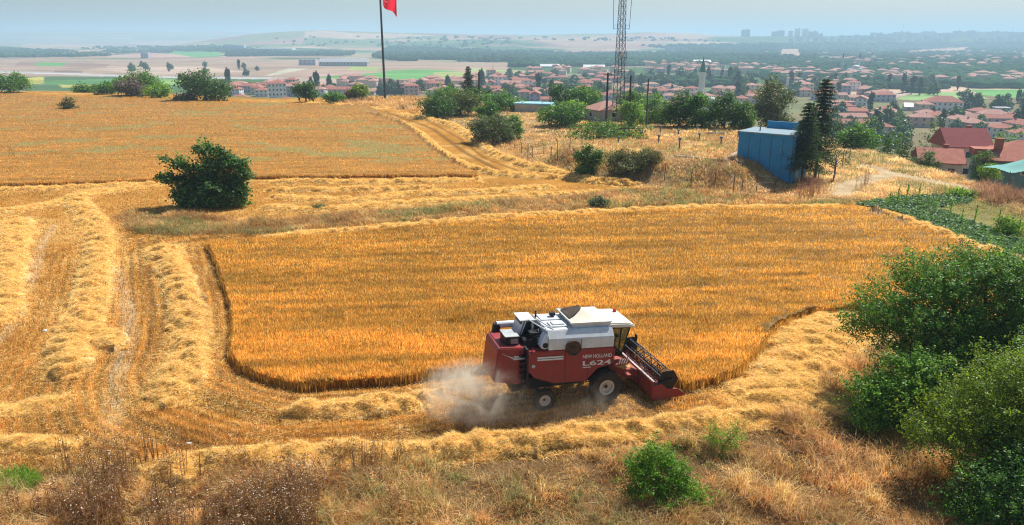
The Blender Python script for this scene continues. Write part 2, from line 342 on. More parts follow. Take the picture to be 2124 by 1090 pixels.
# stubble
col[:] = C(.40, .195, .045)
col *= (.72 + .5 * med + .15 * (fine - .5))[:, None]
t = ss(.52, .72, fbm(gx / 3.3, gy / 3.3, 60))[:, None]; col = col * (1 - t * .5) + C(.60, .38, .13) * t * .5
FBW = [tuple(float(q) for q in P(*k)) for k in FB]; FBW = FBW + [FBW[0]]
def stripes(x, y):
    d, al = dline(x, y, FBW); u = d + .25 * vn(al / 3, al * 0, 400); f = 1 - ss(8, 14, d)
    return 1 + f * (.30 * np.sin(u * 2 * math.pi / .62) + .45 * (vn(u / .9, al / 9, 401) - .5) - .30 * (ss(.55, .75, vn(u / 1.5, u * 0 + 3, 402))))
def paint(mask, c, amt=1.0):
    a = (mask * amt)[:, None]; col[:] = col * (1 - a) + np.asarray(c) * a
near = gy < 262
sm = (gy < 75) & (gy > 18); col[sm] *= stripes(gx[sm], gy[sm])[:, None].clip(.4, 1.5)
def mk_(poly): return (inpoly(gpx, gpy, poly) & near).astype(float)
j = (med[:, None] * .7 + .65)
paint(mk_(FA), C(.45, .20, .055) * j); paint(mk_(FB), C(.35, .15, .03) * j)
v = fbm(gx / 1.4, gy / 1.4, 70)[:, None]
paint(mk_(VERGE), C(.15, .09, .04) * (.5 + v)); paint(mk_(STRIP), C(.24, .16, .075) * (.6 + .8 * v))
paint(mk_(MOUND), C(.33, .22, .11) * (.6 + .8 * v)); paint(mk_(SLOPE), C(.35, .25, .13) * (.6 + .8 * v))
paint(mk_(VEG), C(.30, .25, .13) * (.6 + .7 * v)); paint(mk_(GREENB), C(.22, .20, .085) * (.6 + .7 * v))
paint(cov, C(.60, .42, .17) * (.75 + .5 * fine[:, None]))
for pts, hw in TRACKS:
    a = [tuple(float(q) for q in P(*k)) for k in pts]; d, al = dline(gx[near], gy[near], a)
    mm = np.zeros(len(gx)); mm[near] = (1 - ss(hw * .5, hw * 1.3, d)) * .8; paint(mm, C(.17, .085, .03))
for pts, hw in PATHS:
    a = [tuple(float(q) for q in P(*k)) for k in pts]; d, al = dline(gx[near], gy[near], a)
    mm = np.zeros(len(gx)); mm[near] = (1 - ss(hw * .3, hw * 1.4, d + .5 * hw * (fbm(gx[near] / .8, gy[near] / .8, 66) - .5))) * .6; paint(mm, C(.54, .42, .27) * (.8 + .4 * v))
# valley: a patchwork of fields
far = ~near
cx = gx + .35 * gy * 0 + 60 * vn(gx / 300, gy / 300, 80); cyy = gy
ang = .35; rx = cx * math.cos(ang) + cyy * math.sin(ang); ry = -cx * math.sin(ang) + cyy * math.cos(ang)
sz = np.where(gy > 1800, 2.3, 1.0)
cell = _h(np.floor(rx / (230 * sz) + .8 * vn(gx / 400, gy / 400, 86)), np.floor(ry / (90 * sz) + .8 * vn(gx / 350, gy / 350, 87)), 5)
pal = np.array([(.42, .27, .20), (.46, .32, .22), (.24, .26, .14), (.38, .23, .17), (.30, .19, .15), (.34, .27, .17), (.50, .36, .26), (.15, .20, .09)])
fc = pal[(cell * 7.99).astype(int)] * (.8 + .4 * fbm(gx / 60, gy / 60, 82))[:, None]
uu = gx / np.maximum(gy, 1)
wood = ss(.50, .60, fbm(gx / 420, gy / 260, 83) + .22 * ss(.1, .45, uu) * ss(900, 2400, gy) - .25 * ss(3000, 4600, gy) * (1 - ss(.2, .45, uu)))[:, None]
fc = fc * (1 - wood) + C(.07, .13, .05) * wood
col[far] = fc[far]
vmask = ss(0, 30, gy - np.interp(gx, CXs, CYs)) * (gy < 700)
paint(vmask * (gy > 120) * 1.0, C(.15, .15, .07) * (.6 + .8 * fbm(gx / 25, gy / 25, 84))[:, None], .8)
WOODS = [[(-200, 100), (0, 100), (120, 106), (225, 112), (225, 119), (-200, 121)], [(160, 100), (480, 96), (600, 112), (430, 110), (240, 112)], [(470, 108), (740, 108), (730, 116), (470, 118)], [(810, 96), (960, 102), (1060, 108), (1060, 142), (900, 138), (770, 120)],
      [(1060, 106), (1200, 112), (1560, 108), (1560, 134), (1340, 138), (1060, 140)], [(1330, 96), (1560, 92), (2124, 90), (2250, 96), (2250, 184), (1980, 184), (1860, 170), (1560, 160), (1560, 120)]]
for poly in WOODS: paint((inpoly(gtx, gty, poly) & far).astype(float) * ss(.34, .38, fbm(gx / 260, gy / 200, 95)), C(.035, .08, .035))
for c, poly in FARPOLY:
    paint((inpoly(gtx, gty, poly) & far).astype(float), C(*c) * (.62 + .76 * fbm(gx / 70, gy / 30, 85, 4))[:, None])
nr, nc = UU.shape; ii = np.arange(nr * nc).reshape(nr, nc)
GF = np.stack([ii[:-1, :-1], ii[:-1, 1:], ii[1:, 1:], ii[1:, :-1]], -1).reshape(-1, 4)
mg = bpy.data.materials.new('ground'); mg.use_nodes = True; n = mg.node_tree.nodes; l = mg.node_tree.links
b = n['Principled BSDF']; b.inputs['Roughness'].default_value = 1; b.inputs['Specular IOR Level'].default_value = 0
at = n.new('ShaderNodeAttribute'); at.attribute_name = 'Col'; tc = n.new('ShaderNodeTexCoord')
n1 = n.new('ShaderNodeTexNoise'); n1.inputs['Scale'].default_value = 7; n1.inputs['Detail'].default_value = 6; n1.inputs['Roughness'].default_value = .8; l.new(tc.outputs['Object'], n1.inputs['Vector'])
mr = n.new('ShaderNodeMapRange'); mr.inputs[1].default_value = .3; mr.inputs[2].default_value = .7; mr.inputs[3].default_value = .55; mr.inputs[4].default_value = 1.4; l.new(n1.outputs[0], mr.inputs[0])
vm = n.new('ShaderNodeVectorMath'); vm.operation = 'SCALE'; l.new(at.outputs['Color'], vm.inputs[0]); l.new(mr.outputs[0], vm.inputs['Scale']); l.new(vm.outputs[0], b.inputs['Base Color'])
bp = n.new('ShaderNodeBump'); bp.inputs['Strength'].default_value = .7; bp.inputs['Distance'].default_value = .06; l.new(n1.outputs[0], bp.inputs['Height']); l.new(bp.outputs[0], b.inputs['Normal'])
ground = npobj('ground', np.stack([gx, gy, gz], 1), [GF], col, [mg], smooth=True); tag(ground, kind='structure')

# ------------------------------------------------------------------ blades, leaves and scattering
def jit(c, n, v=.2, vh=.06):
    c = np.asarray(c, float); k = (1 + v * R.normal(size=(n, 1))).clip(.35, 1.9); return (c * k * (1 + vh * R.normal(size=(n, 3)))).clip(.005, .95)
def pick(pal, n, v=.18):
    pal = np.asarray(pal, float); return jit(pal[R.integers(0, len(pal), n)], n, v)
def blades(base, h, w, lean=.35, dirs=None, bend=0.0, col=None, yaw=None):
    """one tapering blade per base point; with bend, two segments that arch over"""
    n = len(base); az = R.uniform(0, 2 * math.pi, n) if dirs is None else dirs + R.normal(0, .5, n)
    ln = np.abs(R.normal(0, lean, n)) if np.isscalar(lean) else lean
    up = np.stack([np.cos(az) * np.sin(ln), np.sin(az) * np.sin(ln), np.cos(ln)], 1)
    fa = R.uniform(0, 2 * math.pi, n); side = np.stack([np.cos(fa), np.sin(fa), 0 * fa], 1) * (np.broadcast_to(w, n) / 2)[:, None]
    h = np.broadcast_to(h, n)[:, None]
    if not bend:
        V = np.stack([base - side, base + side, base + up * h], 1).reshape(-1, 3); Fc = np.arange(3 * n).reshape(-1, 3); return V, [Fc], np.repeat(col, 3, 0)
    l2 = np.minimum(ln + bend * (.6 + .8 * R.random(n)), 2.1)
    up2 = np.stack([np.cos(az) * np.sin(l2), np.sin(az) * np.sin(l2), np.cos(l2)], 1); mid = base + up * h * .55; tip = mid + up2 * h * .5
    V = np.stack([base - side, base + side, mid - side * .8, mid + side * .8, tip], 1).reshape(-1, 3); i = np.arange(n)[:, None] * 5
    return V, [np.concatenate([i, i + 1, i + 3, i + 2], 1), np.concatenate([i + 2, i + 3, i + 4], 1)], np.repeat(col, 5, 0)
def sticks(c, L, w, tilt=.3, col=None, az=None):
    n = len(c); az = R.uniform(0, 2 * math.pi, n) if az is None else az; ti = R.normal(0, tilt, n)
    d = np.stack([np.cos(az) * np.cos(ti), np.sin(az) * np.cos(ti), np.sin(ti)], 1) * (np.broadcast_to(L, n) / 2)[:, None]
    r = R.normal(size=(n, 3)); s = np.cross(d, r); s /= np.linalg.norm(s, axis=1)[:, None] + 1e-9; s *= (np.broadcast_to(w, n) / 2)[:, None]
    V = np.stack([c - d, c - d * .1 + s + [0, 0, .02], c + d, c - d * .1 - s + [0, 0, .02]], 1).reshape(-1, 3)
    return V, [np.arange(4 * n).reshape(-1, 4)], np.repeat(col, 4, 0)
def leaves(c, size, col, up=.5, asp=.5, nrm=None):
    n = len(c); a = R.normal(size=(n, 3)); nn = R.normal(size=(n, 3)) * .6 + [0, 0, up]
    if nrm is not None: nn += nrm * .5
    nn /= np.linalg.norm(nn, axis=1)[:, None]; u = np.cross(a, nn); u /= np.linalg.norm(u, axis=1)[:, None] + 1e-9; v = np.cross(nn, u)
    s = (np.broadcast_to(size, n) / 2)[:, None]
    V = np.stack([c - u * s, c + v * s * asp, c + u * s, c - v * s * asp], 1).reshape(-1, 3)
    return V, [np.arange(4 * n).reshape(-1, 4)], np.repeat(col, 4, 0)
def merge(parts):
    V = []; Fd = {}; Cc = []; o = 0
    for v, fs, c in parts:
        V.append(v); Cc.append(c)
        for f in fs: Fd.setdefault(f.shape[1], []).append(f + o)
        o += len(v)
    return np.concatenate(V), [np.concatenate(f) for f in Fd.values()], np.concatenate(Cc)
def scatter(poly, n, clip=(-300, 2420), ymax=1400):
    """n ground points in the polygon, thinning out with distance"""
    q = np.array(poly); x0, x1 = max(q[:, 0].min(), clip[0]), min(q[:, 0].max(), clip[1]); y0, y1 = q[:, 1].min(), min(q[:, 1].max(), ymax)
    X = []; Y = []; c = 0
    while c < n:
        a = R.uniform(x0, x1, n); b_ = R.uniform(y0, y1, n); m = inpoly(a, b_, poly); X.append(a[m]); Y.append(b_[m]); c += m.sum()
        if m.sum() == 0: break
    X = np.concatenate(X)[:n]; Y = np.concatenate(Y)[:n]; x, y = P(X, Y); return x, y
def dens(x, y): return scale_at(x, y, 0)

# standing crop: a dense canopy sheet, walls at its cut edge, and stalks with heads
def crop(name, poly, hgt, n_bl, pal, label, edge_n, rowang, seedoff):
    jx = 9 * (fbm(gx / 1.1, gy / 1.1, 500) - .5); ins = (inpoly(gpx + jx, gpy + jx * .8, poly) & (gy < 262)).reshape(nr, nc)
    q = ins[:-1, :-1] & ins[:-1, 1:] & ins[1:, 1:] & ins[1:, :-1]
    Fq = GF.reshape(nr - 1, nc - 1, 4)[q]; used, inv = np.unique(Fq, return_inverse=True); Fq = inv.reshape(Fq.shape)
    bx, by = gx[used], gy[used]
    hh = hgt * (.58 + .30 * fbm(bx / 1.6, by / .8, seedoff) + .12 * fbm(bx / 7, by / 2.5, seedoff + 4))
    topv = np.stack([bx, by, gz[used] + hh], 1); botv = np.stack([bx, by, gz[used] + 0 * hh], 1)
    e = np.concatenate([Fq[:, [0, 1]], Fq[:, [1, 2]], Fq[:, [2, 3]], Fq[:, [3, 0]]]); key = np.sort(e, 1); _, idx, cnt = np.unique(key, axis=0, return_index=True, return_counts=True)
    be = e[idx[cnt == 1]]; N = len(used); W = np.stack([be[:, 0], be[:, 1], be[:, 1] + N, be[:, 0] + N], 1)
    cc = jit(np.asarray(pal).mean(0) * (.45 if name == 'wheat' else .75), N, .1)  # shade between the stalks is put into the canopy's darker colour
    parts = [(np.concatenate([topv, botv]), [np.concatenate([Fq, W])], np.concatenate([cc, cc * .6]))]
    x, y = scatter(poly, n_bl); s = dens(x, y)
    z = base_h(x, y); L = hgt * (.32 + .28 * R.random(len(x))); row = vn(x / 7, y / 1.6, seedoff + 9)
    hz = hgt * (.42 + .30 * fbm(x / 1.6, y / .8, seedoff) + .12 * fbm(x / 7, y / 2.5, seedoff + 4))
    tone = (.60 + .45 * fbm(x / 6, y / 2.4, seedoff + 12) + .85 * (fbm(x / 11 + .12 * y, (y - .10 * x) / .8, seedoff + 15, 2) - .5) + .28 - .28 * ss(.58, .74, fbm(x / 1.6, y / .8, seedoff + 13)))[:, None]
    c = pick(pal, len(x), .24) * tone
    if name == 'wheat_field':
        g = ss(.56, .68, fbm(x / 9 + 5, y / 5, 77) + .42 * np.exp(-((gp_(x, y)[0] - 800) / 90) ** 2 - ((gp_(x, y)[1] - 306) / 16) ** 2) + .10 * np.exp(-((gp_(x, y)[0] - 620) / 100) ** 2 - ((gp_(x, y)[1] - 315) / 12) ** 2) - .03) * (gp_(x, y)[1] < 345)
        g = np.maximum(g, .75 * np.exp(-((gp_(x, y)[0] - 800) / 75) ** 2 - ((gp_(x, y)[1] - 307) / 13) ** 2) * (fbm(x / 2.5, y / 1.5, 78) > .4)); gm = R.random(len(x)) < g * .92; c[gm] = pick([(.36, .52, .26), (.30, .46, .20), (.44, .54, .28)], gm.sum())
    parts.append(blades(np.stack([x, y, z + hz], 1), L, np.maximum(.03, (1.5 if name == 'wheat' else 1.15) / s), .62, col=c))
    # stalks that make the cut edge
    bx2, by2 = topv[be[:, 0], 0], topv[be[:, 0], 1]; k = R.integers(0, len(be), edge_n); kk = by2[k] < 255; k = k[kk]
    ex = bx2[k] + R.normal(0, .12, len(k)); ey = by2[k] + R.normal(0, .12, len(k)); s = dens(ex, ey)
    parts.append(blades(np.stack([ex, ey, base_h(ex, ey)], 1), hgt * (.75 + .3 * R.random(len(k))), np.maximum(.025, 1.1 / s), .16, col=pick(pal, len(k)) * .9))
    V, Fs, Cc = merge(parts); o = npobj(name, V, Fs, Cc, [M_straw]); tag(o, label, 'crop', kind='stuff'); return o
def gp_(x, y): return proj(x, y, 0)
palB = [(.60, .345, .058), (.51, .27, .038), (.71, .435, .10), (.43, .205, .027), (.82, .56, .18)]
palA = [(.58, .335, .08), (.49, .265, .055), (.70, .44, .13), (.45, .235, .048), (.75, .50, .17)]
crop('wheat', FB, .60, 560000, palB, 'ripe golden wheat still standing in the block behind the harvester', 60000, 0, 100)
crop('wheat_field', FA, .50, 330000, palA, 'uncut reddish wheat flecked with green weeds beyond the lone bush', 50000, 0, 140)

# straw lying in rows, stubble between them
STR = [(.84, .66, .28), (.92, .78, .42), (.76, .55, .20), (.60, .40, .13), (.82, .62, .24)]
parts = []
tot = 0
for k, (a, hw, hh, bb) in enumerate(ROWW):
    area = sum(math.hypot(q[0] - p[0], q[1] - p[1]) * 2 * hw * (scale_at(p[0], p[1], 0) / 2) ** 2 * .45 for p, q in zip(a[:-1], a[1:]))
    nn = int(min(90000, max(3000, area * 6.0)))
    seg = R.integers(0, len(a) - 1, nn); wts = np.array([math.hypot(a[i + 1][0] - a[i][0], a[i + 1][1] - a[i][1]) * scale_at(a[i][0], a[i][1], 0) ** 2 for i in range(len(a) - 1)]); seg = R.choice(len(a) - 1, nn, p=wts / wts.sum())
    A0 = np.array(a)[seg]; A1 = np.array(a)[seg + 1]; t = R.random((nn, 1)); d = A1 - A0; nrm = np.stack([-d[:, 1], d[:, 0]], 1) / (np.linalg.norm(d, axis=1)[:, None] + 1e-9)
    off = R.normal(0, .52, nn).clip(-1.7, 1.7) * hw * (.6 + .8 * vn(A0[:, 0] / 1.5, A0[:, 1] / 1.5, 7)); pq = A0 + d * t + nrm * off[:, None]
    r, cv = rows_h(pq[:, 0], pq[:, 1]); z = base_h(pq[:, 0], pq[:, 1]) + r + R.uniform(0, .09, nn)
    s = dens(pq[:, 0], pq[:, 1])
    parts.append(sticks(np.stack([pq[:, 0], pq[:, 1], z], 1), R.uniform(.22, .5, nn) * (1 + 8 / s), np.maximum(.022, .75 / s), .42, col=pick(STR, nn)))
# loose straw everywhere on the cut ground
CUT = [(-300, 398), (330, 384), (1000, 376), (1250, 392), (1760, 424), (1700, 690), (1740, 740), (1600, 870), (1200, 940), (400, 985), (-300, 975)]
x, y = scatter(CUT, 200000); m = ~inpoly(*gp_(x, y), FB) & ~inpoly(*gp_(x, y), STRIP); x, y = x[m], y[m]
keep = R.random(len(x)) < .06 + .8 * ss(.42, .62, fbm(x / 1.7, y / 1.7, 44)); 
lft = ss(420, 250, gp_(x, y)[0]); keep |= R.random(len(x)) < .45 * lft
x, y = x[keep], y[keep]; s = dens(x, y)
parts.append(sticks(np.stack([x, y, full_h(x, y) + R.uniform(0, .08, len(x))], 1), R.uniform(.15, .4, len(x)) * (1 + 8 / s), np.maximum(.02, .7 / s), .25, col=pick(STR, len(x)) * .95))
V, Fs, Cc = merge(parts); tag(npobj('straw', V, Fs, Cc, [M_straw]), 'pale yellow cut straw lying in long lumpy rows over the stubble', 'straw', kind='stuff')
x, y = scatter(CUT, 330000); g0, g1 = gp_(x, y); m = ~inpoly(g0, g1, FB) & ~inpoly(g0, g1, STRIP); x, y = x[m], y[m]; s = dens(x, y)
r, cv = rows_h(x, y); m = (cv < .3) & (R.random(len(x)) < .35 + .9 * vn(x / 2.1, y / .55, 91)); x, y, s = x[m], y[m], s[m]
ST = [(.56, .30, .06), (.46, .22, .04), (.66, .40, .11), (.36, .17, .03), (.70, .48, .18)]
st_ = np.ones(len(x)); q_ = y < 75; st_[q_] = stripes(x[q_], y[q_]).clip(.35, 1.5); m = R.random(len(x)) < st_ + .15; x, y, s, st_ = x[m], y[m], s[m], st_[m]
c = pick(ST, len(x)) * ((.55 + .6 * fbm(x / 3, y / 3, 93)) * st_)[:, None]
V, Fs, Cc = merge([blades(np.stack([x, y, full_h(x, y) - .02], 1), .16 + .14 * R.random(len(x)), np.maximum(.025, 1.2 / s), .28, col=c)])
tag(npobj('stubble', V, Fs, Cc, [M_straw]), 'short orange-brown stubble left on the cut ground', 'stubble', kind='stuff')

# dry wild grass
DRY = [(.58, .37, .14), (.48, .28, .10), (.66, .46, .20), (.38, .21, .08), (.32, .17, .07), (.70, .54, .27)]
PALE = [(.72, .56, .30), (.64, .46, .21), (.80, .66, .40), (.54, .36, .15)]
def tufts(name, poly, nclump, per, hmin, hmax, pal, label, spread=.35, bend=.7, bare=.35, ymax=1400, kindcat='grass', clumpy=3.0, gs=(0, 0)):
    x, y = scatter(poly, nclump, ymax=ymax); keep = fbm(x / clumpy, y / clumpy, 200) > bare * R.random(len(x)); x, y = x[keep], y[keep]
    if name in ('slope_grass', 'mound_grass'):
        for pts_, hw_ in PATHS[:2]: d_, _ = dline(x, y, [tuple(float(q) for q in P(*k)) for k in pts_]); ok_ = d_ > hw_ * 1.05; x, y = x[ok_], y[ok_]
    hg = hmin + (hmax - hmin) * ss(.3, .7, fbm(x / clumpy, y / clumpy, 201)); tone = pick(pal, len(x), .14) * (.45 + .95 * fbm(x / clumpy / .8, y / clumpy / .8, 207))[:, None]
    gm = R.random(len(x)) < gs[0] * ss(.5, .6, fbm(x / 4, y / 4, 205)); tone[gm] = pick([(.20, .24, .08), (.30, .32, .14)], gm.sum())
    wind = 4.2 + 1.6 * (fbm(x / 6, y / 6, 203) - .5) 
    k = np.repeat(np.arange(len(x)), per); sc = dens(x, y)[k]; rr = np.abs(R.normal(0, spread, len(k))) * (1 + 6 / sc); aa = R.uniform(0, 6.283, len(k))
    bx_, by_ = x[k] + rr * np.cos(aa), y[k] + rr * np.sin(aa); bz = base_h(bx_, by_) - .03
    ln = np.abs(R.normal(.1, .25, len(k))) + .35 * np.minimum(rr / spread, 1.5)
    dirs = np.where(R.random(len(k)) < .5, aa, wind[k])
    c = tone[k] * (1 + .16 * R.normal(size=(len(k), 1))).clip(.5, 1.6)
    V, Fs, Cc = merge([blades(np.stack([bx_, by_, bz], 1), hg[k] * (.6 + .6 * R.random(len(k))), np.maximum(.018, .8 / sc), ln, dirs, bend, c)])
    o = npobj(name, V, Fs, Cc, [M_straw]); tag(o, label, kindcat, kind='stuff'); return o
tufts('verge_grass', VERGE, 12500, 28, .22, 1.25, DRY + PALE[:2], 'tangled brown dry grass on the verge along the bottom edge', .24, .8, .62, gs=(.25, 0), clumpy=1.9)
tufts('strip_grass', STRIP, 5200, 16, .3, .8, DRY + [(.34, .33, .16)], 'strip of wild brown grass dividing the cut ground from the wheat', .4, .6, .4, gs=(.6, 0))
tufts('mound_grass', MOUND, 9000, 15, .3, .75, PALE + DRY[:4], 'straw-coloured grass covering the mound around the fenced reservoir', .5, .6, .4, gs=(.3, 0))
tufts('slope_grass', SLOPE, 6500, 16, .35, .9, PALE, 'pale dry grass waving on the slope above the nearest red roofs', .5, .7, .3, gs=(.5, 0))
tufts('plot_grass', GREENB, 2200, 9, .12, .4, [(.30, .34, .12), (.40, .38, .16), (.50, .42, .2)], 'thin pale green grass on the bare ground inside the vegetable plot', .4, .4, .3)
tufts('crest_grass', [(700, 208), (860, 203), (900, 222), (880, 232), (800, 222), (700, 214)], 900, 12, .6, 1.8, DRY + PALE, 'brown grass hump at the foot of the flagpole', .8, .6, .2)
tufts('reed_grass', [(2010, 398), (2070, 372), (2124, 365), (2300, 380), (2300, 470), (2124, 425), (2060, 425)], 900, 22, .9, 1.8, [(.34, .20, .12), (.28, .16, .10), (.44, .28, .17)], 'tall reddish dry weeds at the right edge below the teal canopy', .5, .4, .2)

# ------------------------------------------------------------------ haze
hz = MB(); hz.box((0, 8000, 55), (112000, 36000, 230)); 
mh = bpy.data.materials.new('haze_air'); mh.use_nodes = True; n = mh.node_tree.nodes; n.remove(n['Principled BSDF'])
pv = n.new('ShaderNodeVolumePrincipled'); pv.inputs['Color'].default_value = (.50, .73, .93, 1); pv.inputs['Density'].default_value = HAZE; pv.inputs['Anisotropy'].default_value = .15
mh.node_tree.links.new(pv.outputs[0], n['Material Output'].inputs['Volume']); tag(hz.build('haze', mh), kind='stuff')

# ------------------------------------------------------------------ the combine harvester
HD = math.radians(17); HX, HY = 4.13, 33.65
comb = empty('combine_harvester', (HX, HY, 0), HD, 'old maroon and white combine harvester cutting the wheat and trailing dust', 'combine harvester')
RED = mk('maroon_paint', (.28, .012, .026), .45, .12, 2.2, col2=(.22, .045, .04), spec=.5)
REDD = mk('dusty_red', (.25, .016, .02), .6, .25, 2.5, col2=(.28, .10, .06))
WHT = mk('white_paint', (.70, .74, .78), .4, .05, 2.5, col2=(.54, .54, .52), spec=.5)
CREAM = mk('cream_roof', (.78, .74, .64), .5, .06, 2)
CANV = mk('cream_canvas', (.74, .68, .54), .85, .12, 1.6, .3)
BLK = mk('black_steel', (.022, .022, .025), .5, .2, 4)
DGR = mk('grey_steel', (.10, .10, .11), .5, .2, 4)
RUB = mk('tyre_rubber', (.018, .017, .017), .9, .3, 6, col2=(.06, .045, .03))
RIM = mk('rim_paint', (.62, .60, .57), .5, .12, 5, col2=(.45, .36, .26))
RUST = mk('rusty_disc', (.11, .06, .04), .8, .3, 5)
GLS = bpy.data.materials.new('cab_glass'); GLS.use_nodes = True; _b = GLS.node_tree.nodes['Principled BSDF']; _b.inputs['Base Color'].default_value = (.22, .28, .26, 1); _b.inputs['Roughness'].default_value = .04; _b.inputs['Transmission Weight'].default_value = .9; _b.inputs['IOR'].default_value = 1.1
LET = mk('white_lettering', (.72, .70, .68), .6, .04, 3)
def sh(mb): mb.v = [(x, y, z - .065 * (x + 1.5)) for x, y, z in mb.v]; return mb
m = MB(); m.prism([(-3.95, 1.95), (-3.6, 1.55), (-2.6, 1.22), (-1.0, 1.22), (-.38, 1.86), (.42, 2.02), (.42, 2.93), (-3.55, 2.93), (-3.95, 2.8)], -1.35, 1.35)
body = sh(m).build('body', RED, comb, bevel=.03)
m = MB(); m.prism([(-.38, 1.9), (-1.0, 1.26), (-1.05, .9), (.42, .9), (.42, 2.0)], -.75, .75); m.prism([(-4.6, .9), (-1.0, .9), (-1.0, 1.3), (-4.6, 1.6)], -.85, .85); m.tube((0, -1.3, .83), (0, 1.3, .83), .14); m.tube((-3.15, -1.2, .6), (-3.15, 1.2, .6), .1)
m.box((.9, -.9, 1.75), (.9, .5, .06)); m.build('chassis', BLK, comb)
m = MB(); m.prism([(-5.55, 1.35), (-4.0, 1.1), (-4.0, 3.02), (-5.2, 3.08), (-5.32, 2.95)], -1.05, 1.05); hood = sh(m).build('straw_hood', RED, comb, bevel=.05)
m = MB(); m.box((-3.97, -1.1, 2.2), (.1, .5, 1.7));  # black plate stands in for the shade in the gap beside the hood
for k in range(6): m.box((-4.15, -1.2, 1.25 + .28 * k), (.34, .24, .03))
m.tube((-4.32, -1.3, 1.1), (-3.95, -1.3, 3.0), .022); m.tube((-4.0, -1.3, 1.1), (-3.72, -1.3, 3.1), .022); sh(m).build('ladder_and_gap_shade', BLK, comb)
m = MB(); m.prism([(-1.365, 2.94), (-1.365, 3.48), (-1.1, 3.86), (1.1, 3.86), (1.365, 3.48), (1.365, 2.94)], -2.95, .40, 'x'); tank = sh(m).build('grain_tank', WHT, comb, bevel=.03)
m = MB(); m.prism([(-2.96, 3.0), (-2.96, 3.75), (-3.2, 3.45), (-3.34, 3.1), (-3.2, 2.98)], -1.33, -.7); sh(m).build('fan_shroud', WHT, comb, bevel=.05)
m = MB(); m.lathe([(.13, 0), (.13, -.03), (.0, -.03)], (-3.1, -1.33, 3.2), 'y', 16); sh(m).build('shroud_hole', BLK, comb)
m = MB(); m.lathe([(0, -.14), (.08, -.14), (.10, -.05), (.32, -.05), (.345, -.12), (.385, -.12), (.385, .0), (0, .0)], (-1.73, -1.37, 3.03), 'y', 28); sh(m).build('pulley', RUST, comb, smooth=False)
# engine deck
m = MB(); m.box((-3.5, .1, 3.1), (.95, 1.7, .35)); m.box((-3.35, -.35, 3.35), (.5, .5, .4)); m.tube((-3.4, -.9, 3.2), (-3.1, -.3, 3.6), .07); m.tube((-3.7, -.6, 3.2), (-3.2, -.8, 3.5), .05); m.lathe([(.16, 0), (.18, .35), (.1, .42), (0, .42)], (-3.0, .1, 3.4), 'z', 12); sh(m).build('engine', BLK, comb)
m = MB()
for p, q in [((-3.95, .0, 3.05), (-3.6, .0, 4.0)), ((-3.95, 1.0, 3.05), (-3.6, 1.0, 4.0)), ((-3.3, .0, 3.3), (-3.3, .0, 4.0)), ((-3.0, -1.0, 3.86), (-3.5, -.05, 4.02)), ((-3.6, .0, 4.0), (-2.9, .0, 3.98)), ((-2.6, -1.05, 3.87), (-3.05, -.0, 4.0))]: m.tube(p, q, .035)
m.box((-3.55, .5, 3.98), (.75, 1.1, .05)); m.box((-3.9, .5, 3.5), (.06, 1.05, .95), tilt=Matrix.Rotation(.33, 3, 'Y')); sh(m).build('radiator_frame', WHT, comb)
m = MB(); m.box((-3.6, .5, 3.5), (.5, .9, .8)); sh(m).build('radiator', BLK, comb)
m = MB(); m.tube((-2.95, .55, 3.9), (-2.95, .55, 4.25), .05); sh(m).build('exhaust', BLK, comb); m = MB(); m.box((-2.1, .55, 4.05), (.28, .2, .16)); m.box((-2.1, .55, 3.95), (.08, .08, .2)); sh(m).build('work_lamp', BLK, comb)
m = MB(); m.box((-2.2, -.45, 3.90), (.85, .7, .06)); m.box((-2.2, -.45, 3.95), (.6, .45, .08)); m.box((-2.3, .5, 3.89), (1.0, .7, .05)); sh(m).build('hatch', WHT, comb, bevel=.015)
m = MB(); m.box((-4.52, -.25, 3.24), (.66, .9, .42)); eb = sh(m).build('battery_box', BLK, comb, bevel=.02)
m = MB(); m.box((-4.52, -.25, 3.47), (.7, .95, .03)); sh(m).build('box_lid', mk('grey_lid', (.42, .45, .45), .5), eb)
m = MB(); m.box((-4.42, -.712, 3.24), (.36, .012, .26)); sh(m).build('box_panel', mk('dusty_panel', (.35, .27, .24), .8), eb)
# hopper with its canvas
m = MB(); A = [(-1.55, -.95, 3.84), (.30, -.95, 3.84), (.30, .95, 3.84), (-1.55, .95, 3.84)]; B = [(-1.72, -1.02, 4.1), (.38, -1.02, 4.1), (.38, 1.02, 4.1), (-1.72, 1.02, 4.1)]
m.add(A + B, [(0, 1, 5, 4), (1, 2, 6, 5), (2, 3, 7, 6), (3, 0, 4, 7), (3, 2, 1, 0), (4, 5, 6, 7)]); m.box((-.67, -1.03, 4.11), (2.14, .04, .05)); m.box((-.67, 1.03, 4.11), (2.14, .04, .05)); hop = sh(m).build('hopper', WHT, comb)
m = MB(); g = []
NX, NY = 15, 11
for i in range(NX):
    for jj in range(NY):
        u, v_ = i / (NX - 1), jj / (NY - 1); x_ = -1.70 + 2.06 * u; y_ = -1.0 + 2.0 * v_
        d_ = max(abs(x_ + .62) / 1.05, 0) ; dy_ = abs(y_) / 1.0
        e = max(0, 1 - max(max(d_ - .16, 0) / .84, max(dy_ - .12, 0) / .88)); sag = .86 + .14 * math.cos(6.28 * (u * 1.5 + v_))
        g.append((x_, y_, 4.125 + .42 * e ** 1.3 * sag + .015 * rnd.random()))
m.add(g, [(i * NY + k, (i + 1) * NY + k, (i + 1) * NY + k + 1, i * NY + k + 1) for i in range(NX - 1) for k in range(NY - 1)]); sh(m).build('canvas_cover', CANV, comb, smooth=True)
m = MB(); m.add([(-1.60, -.55, 4.20), (-1.60, .80, 4.20), (-.82, .22, 4.58), (-.86, -.15, 4.54)], [(0, 1, 2, 3)]); sh(m).build('canvas_dark_sheet', mk('dark_brown_sheet', (.10, .075, .055), .9, .3, 3), comb)  # dark brown sheet lying just above the left face of the canvas
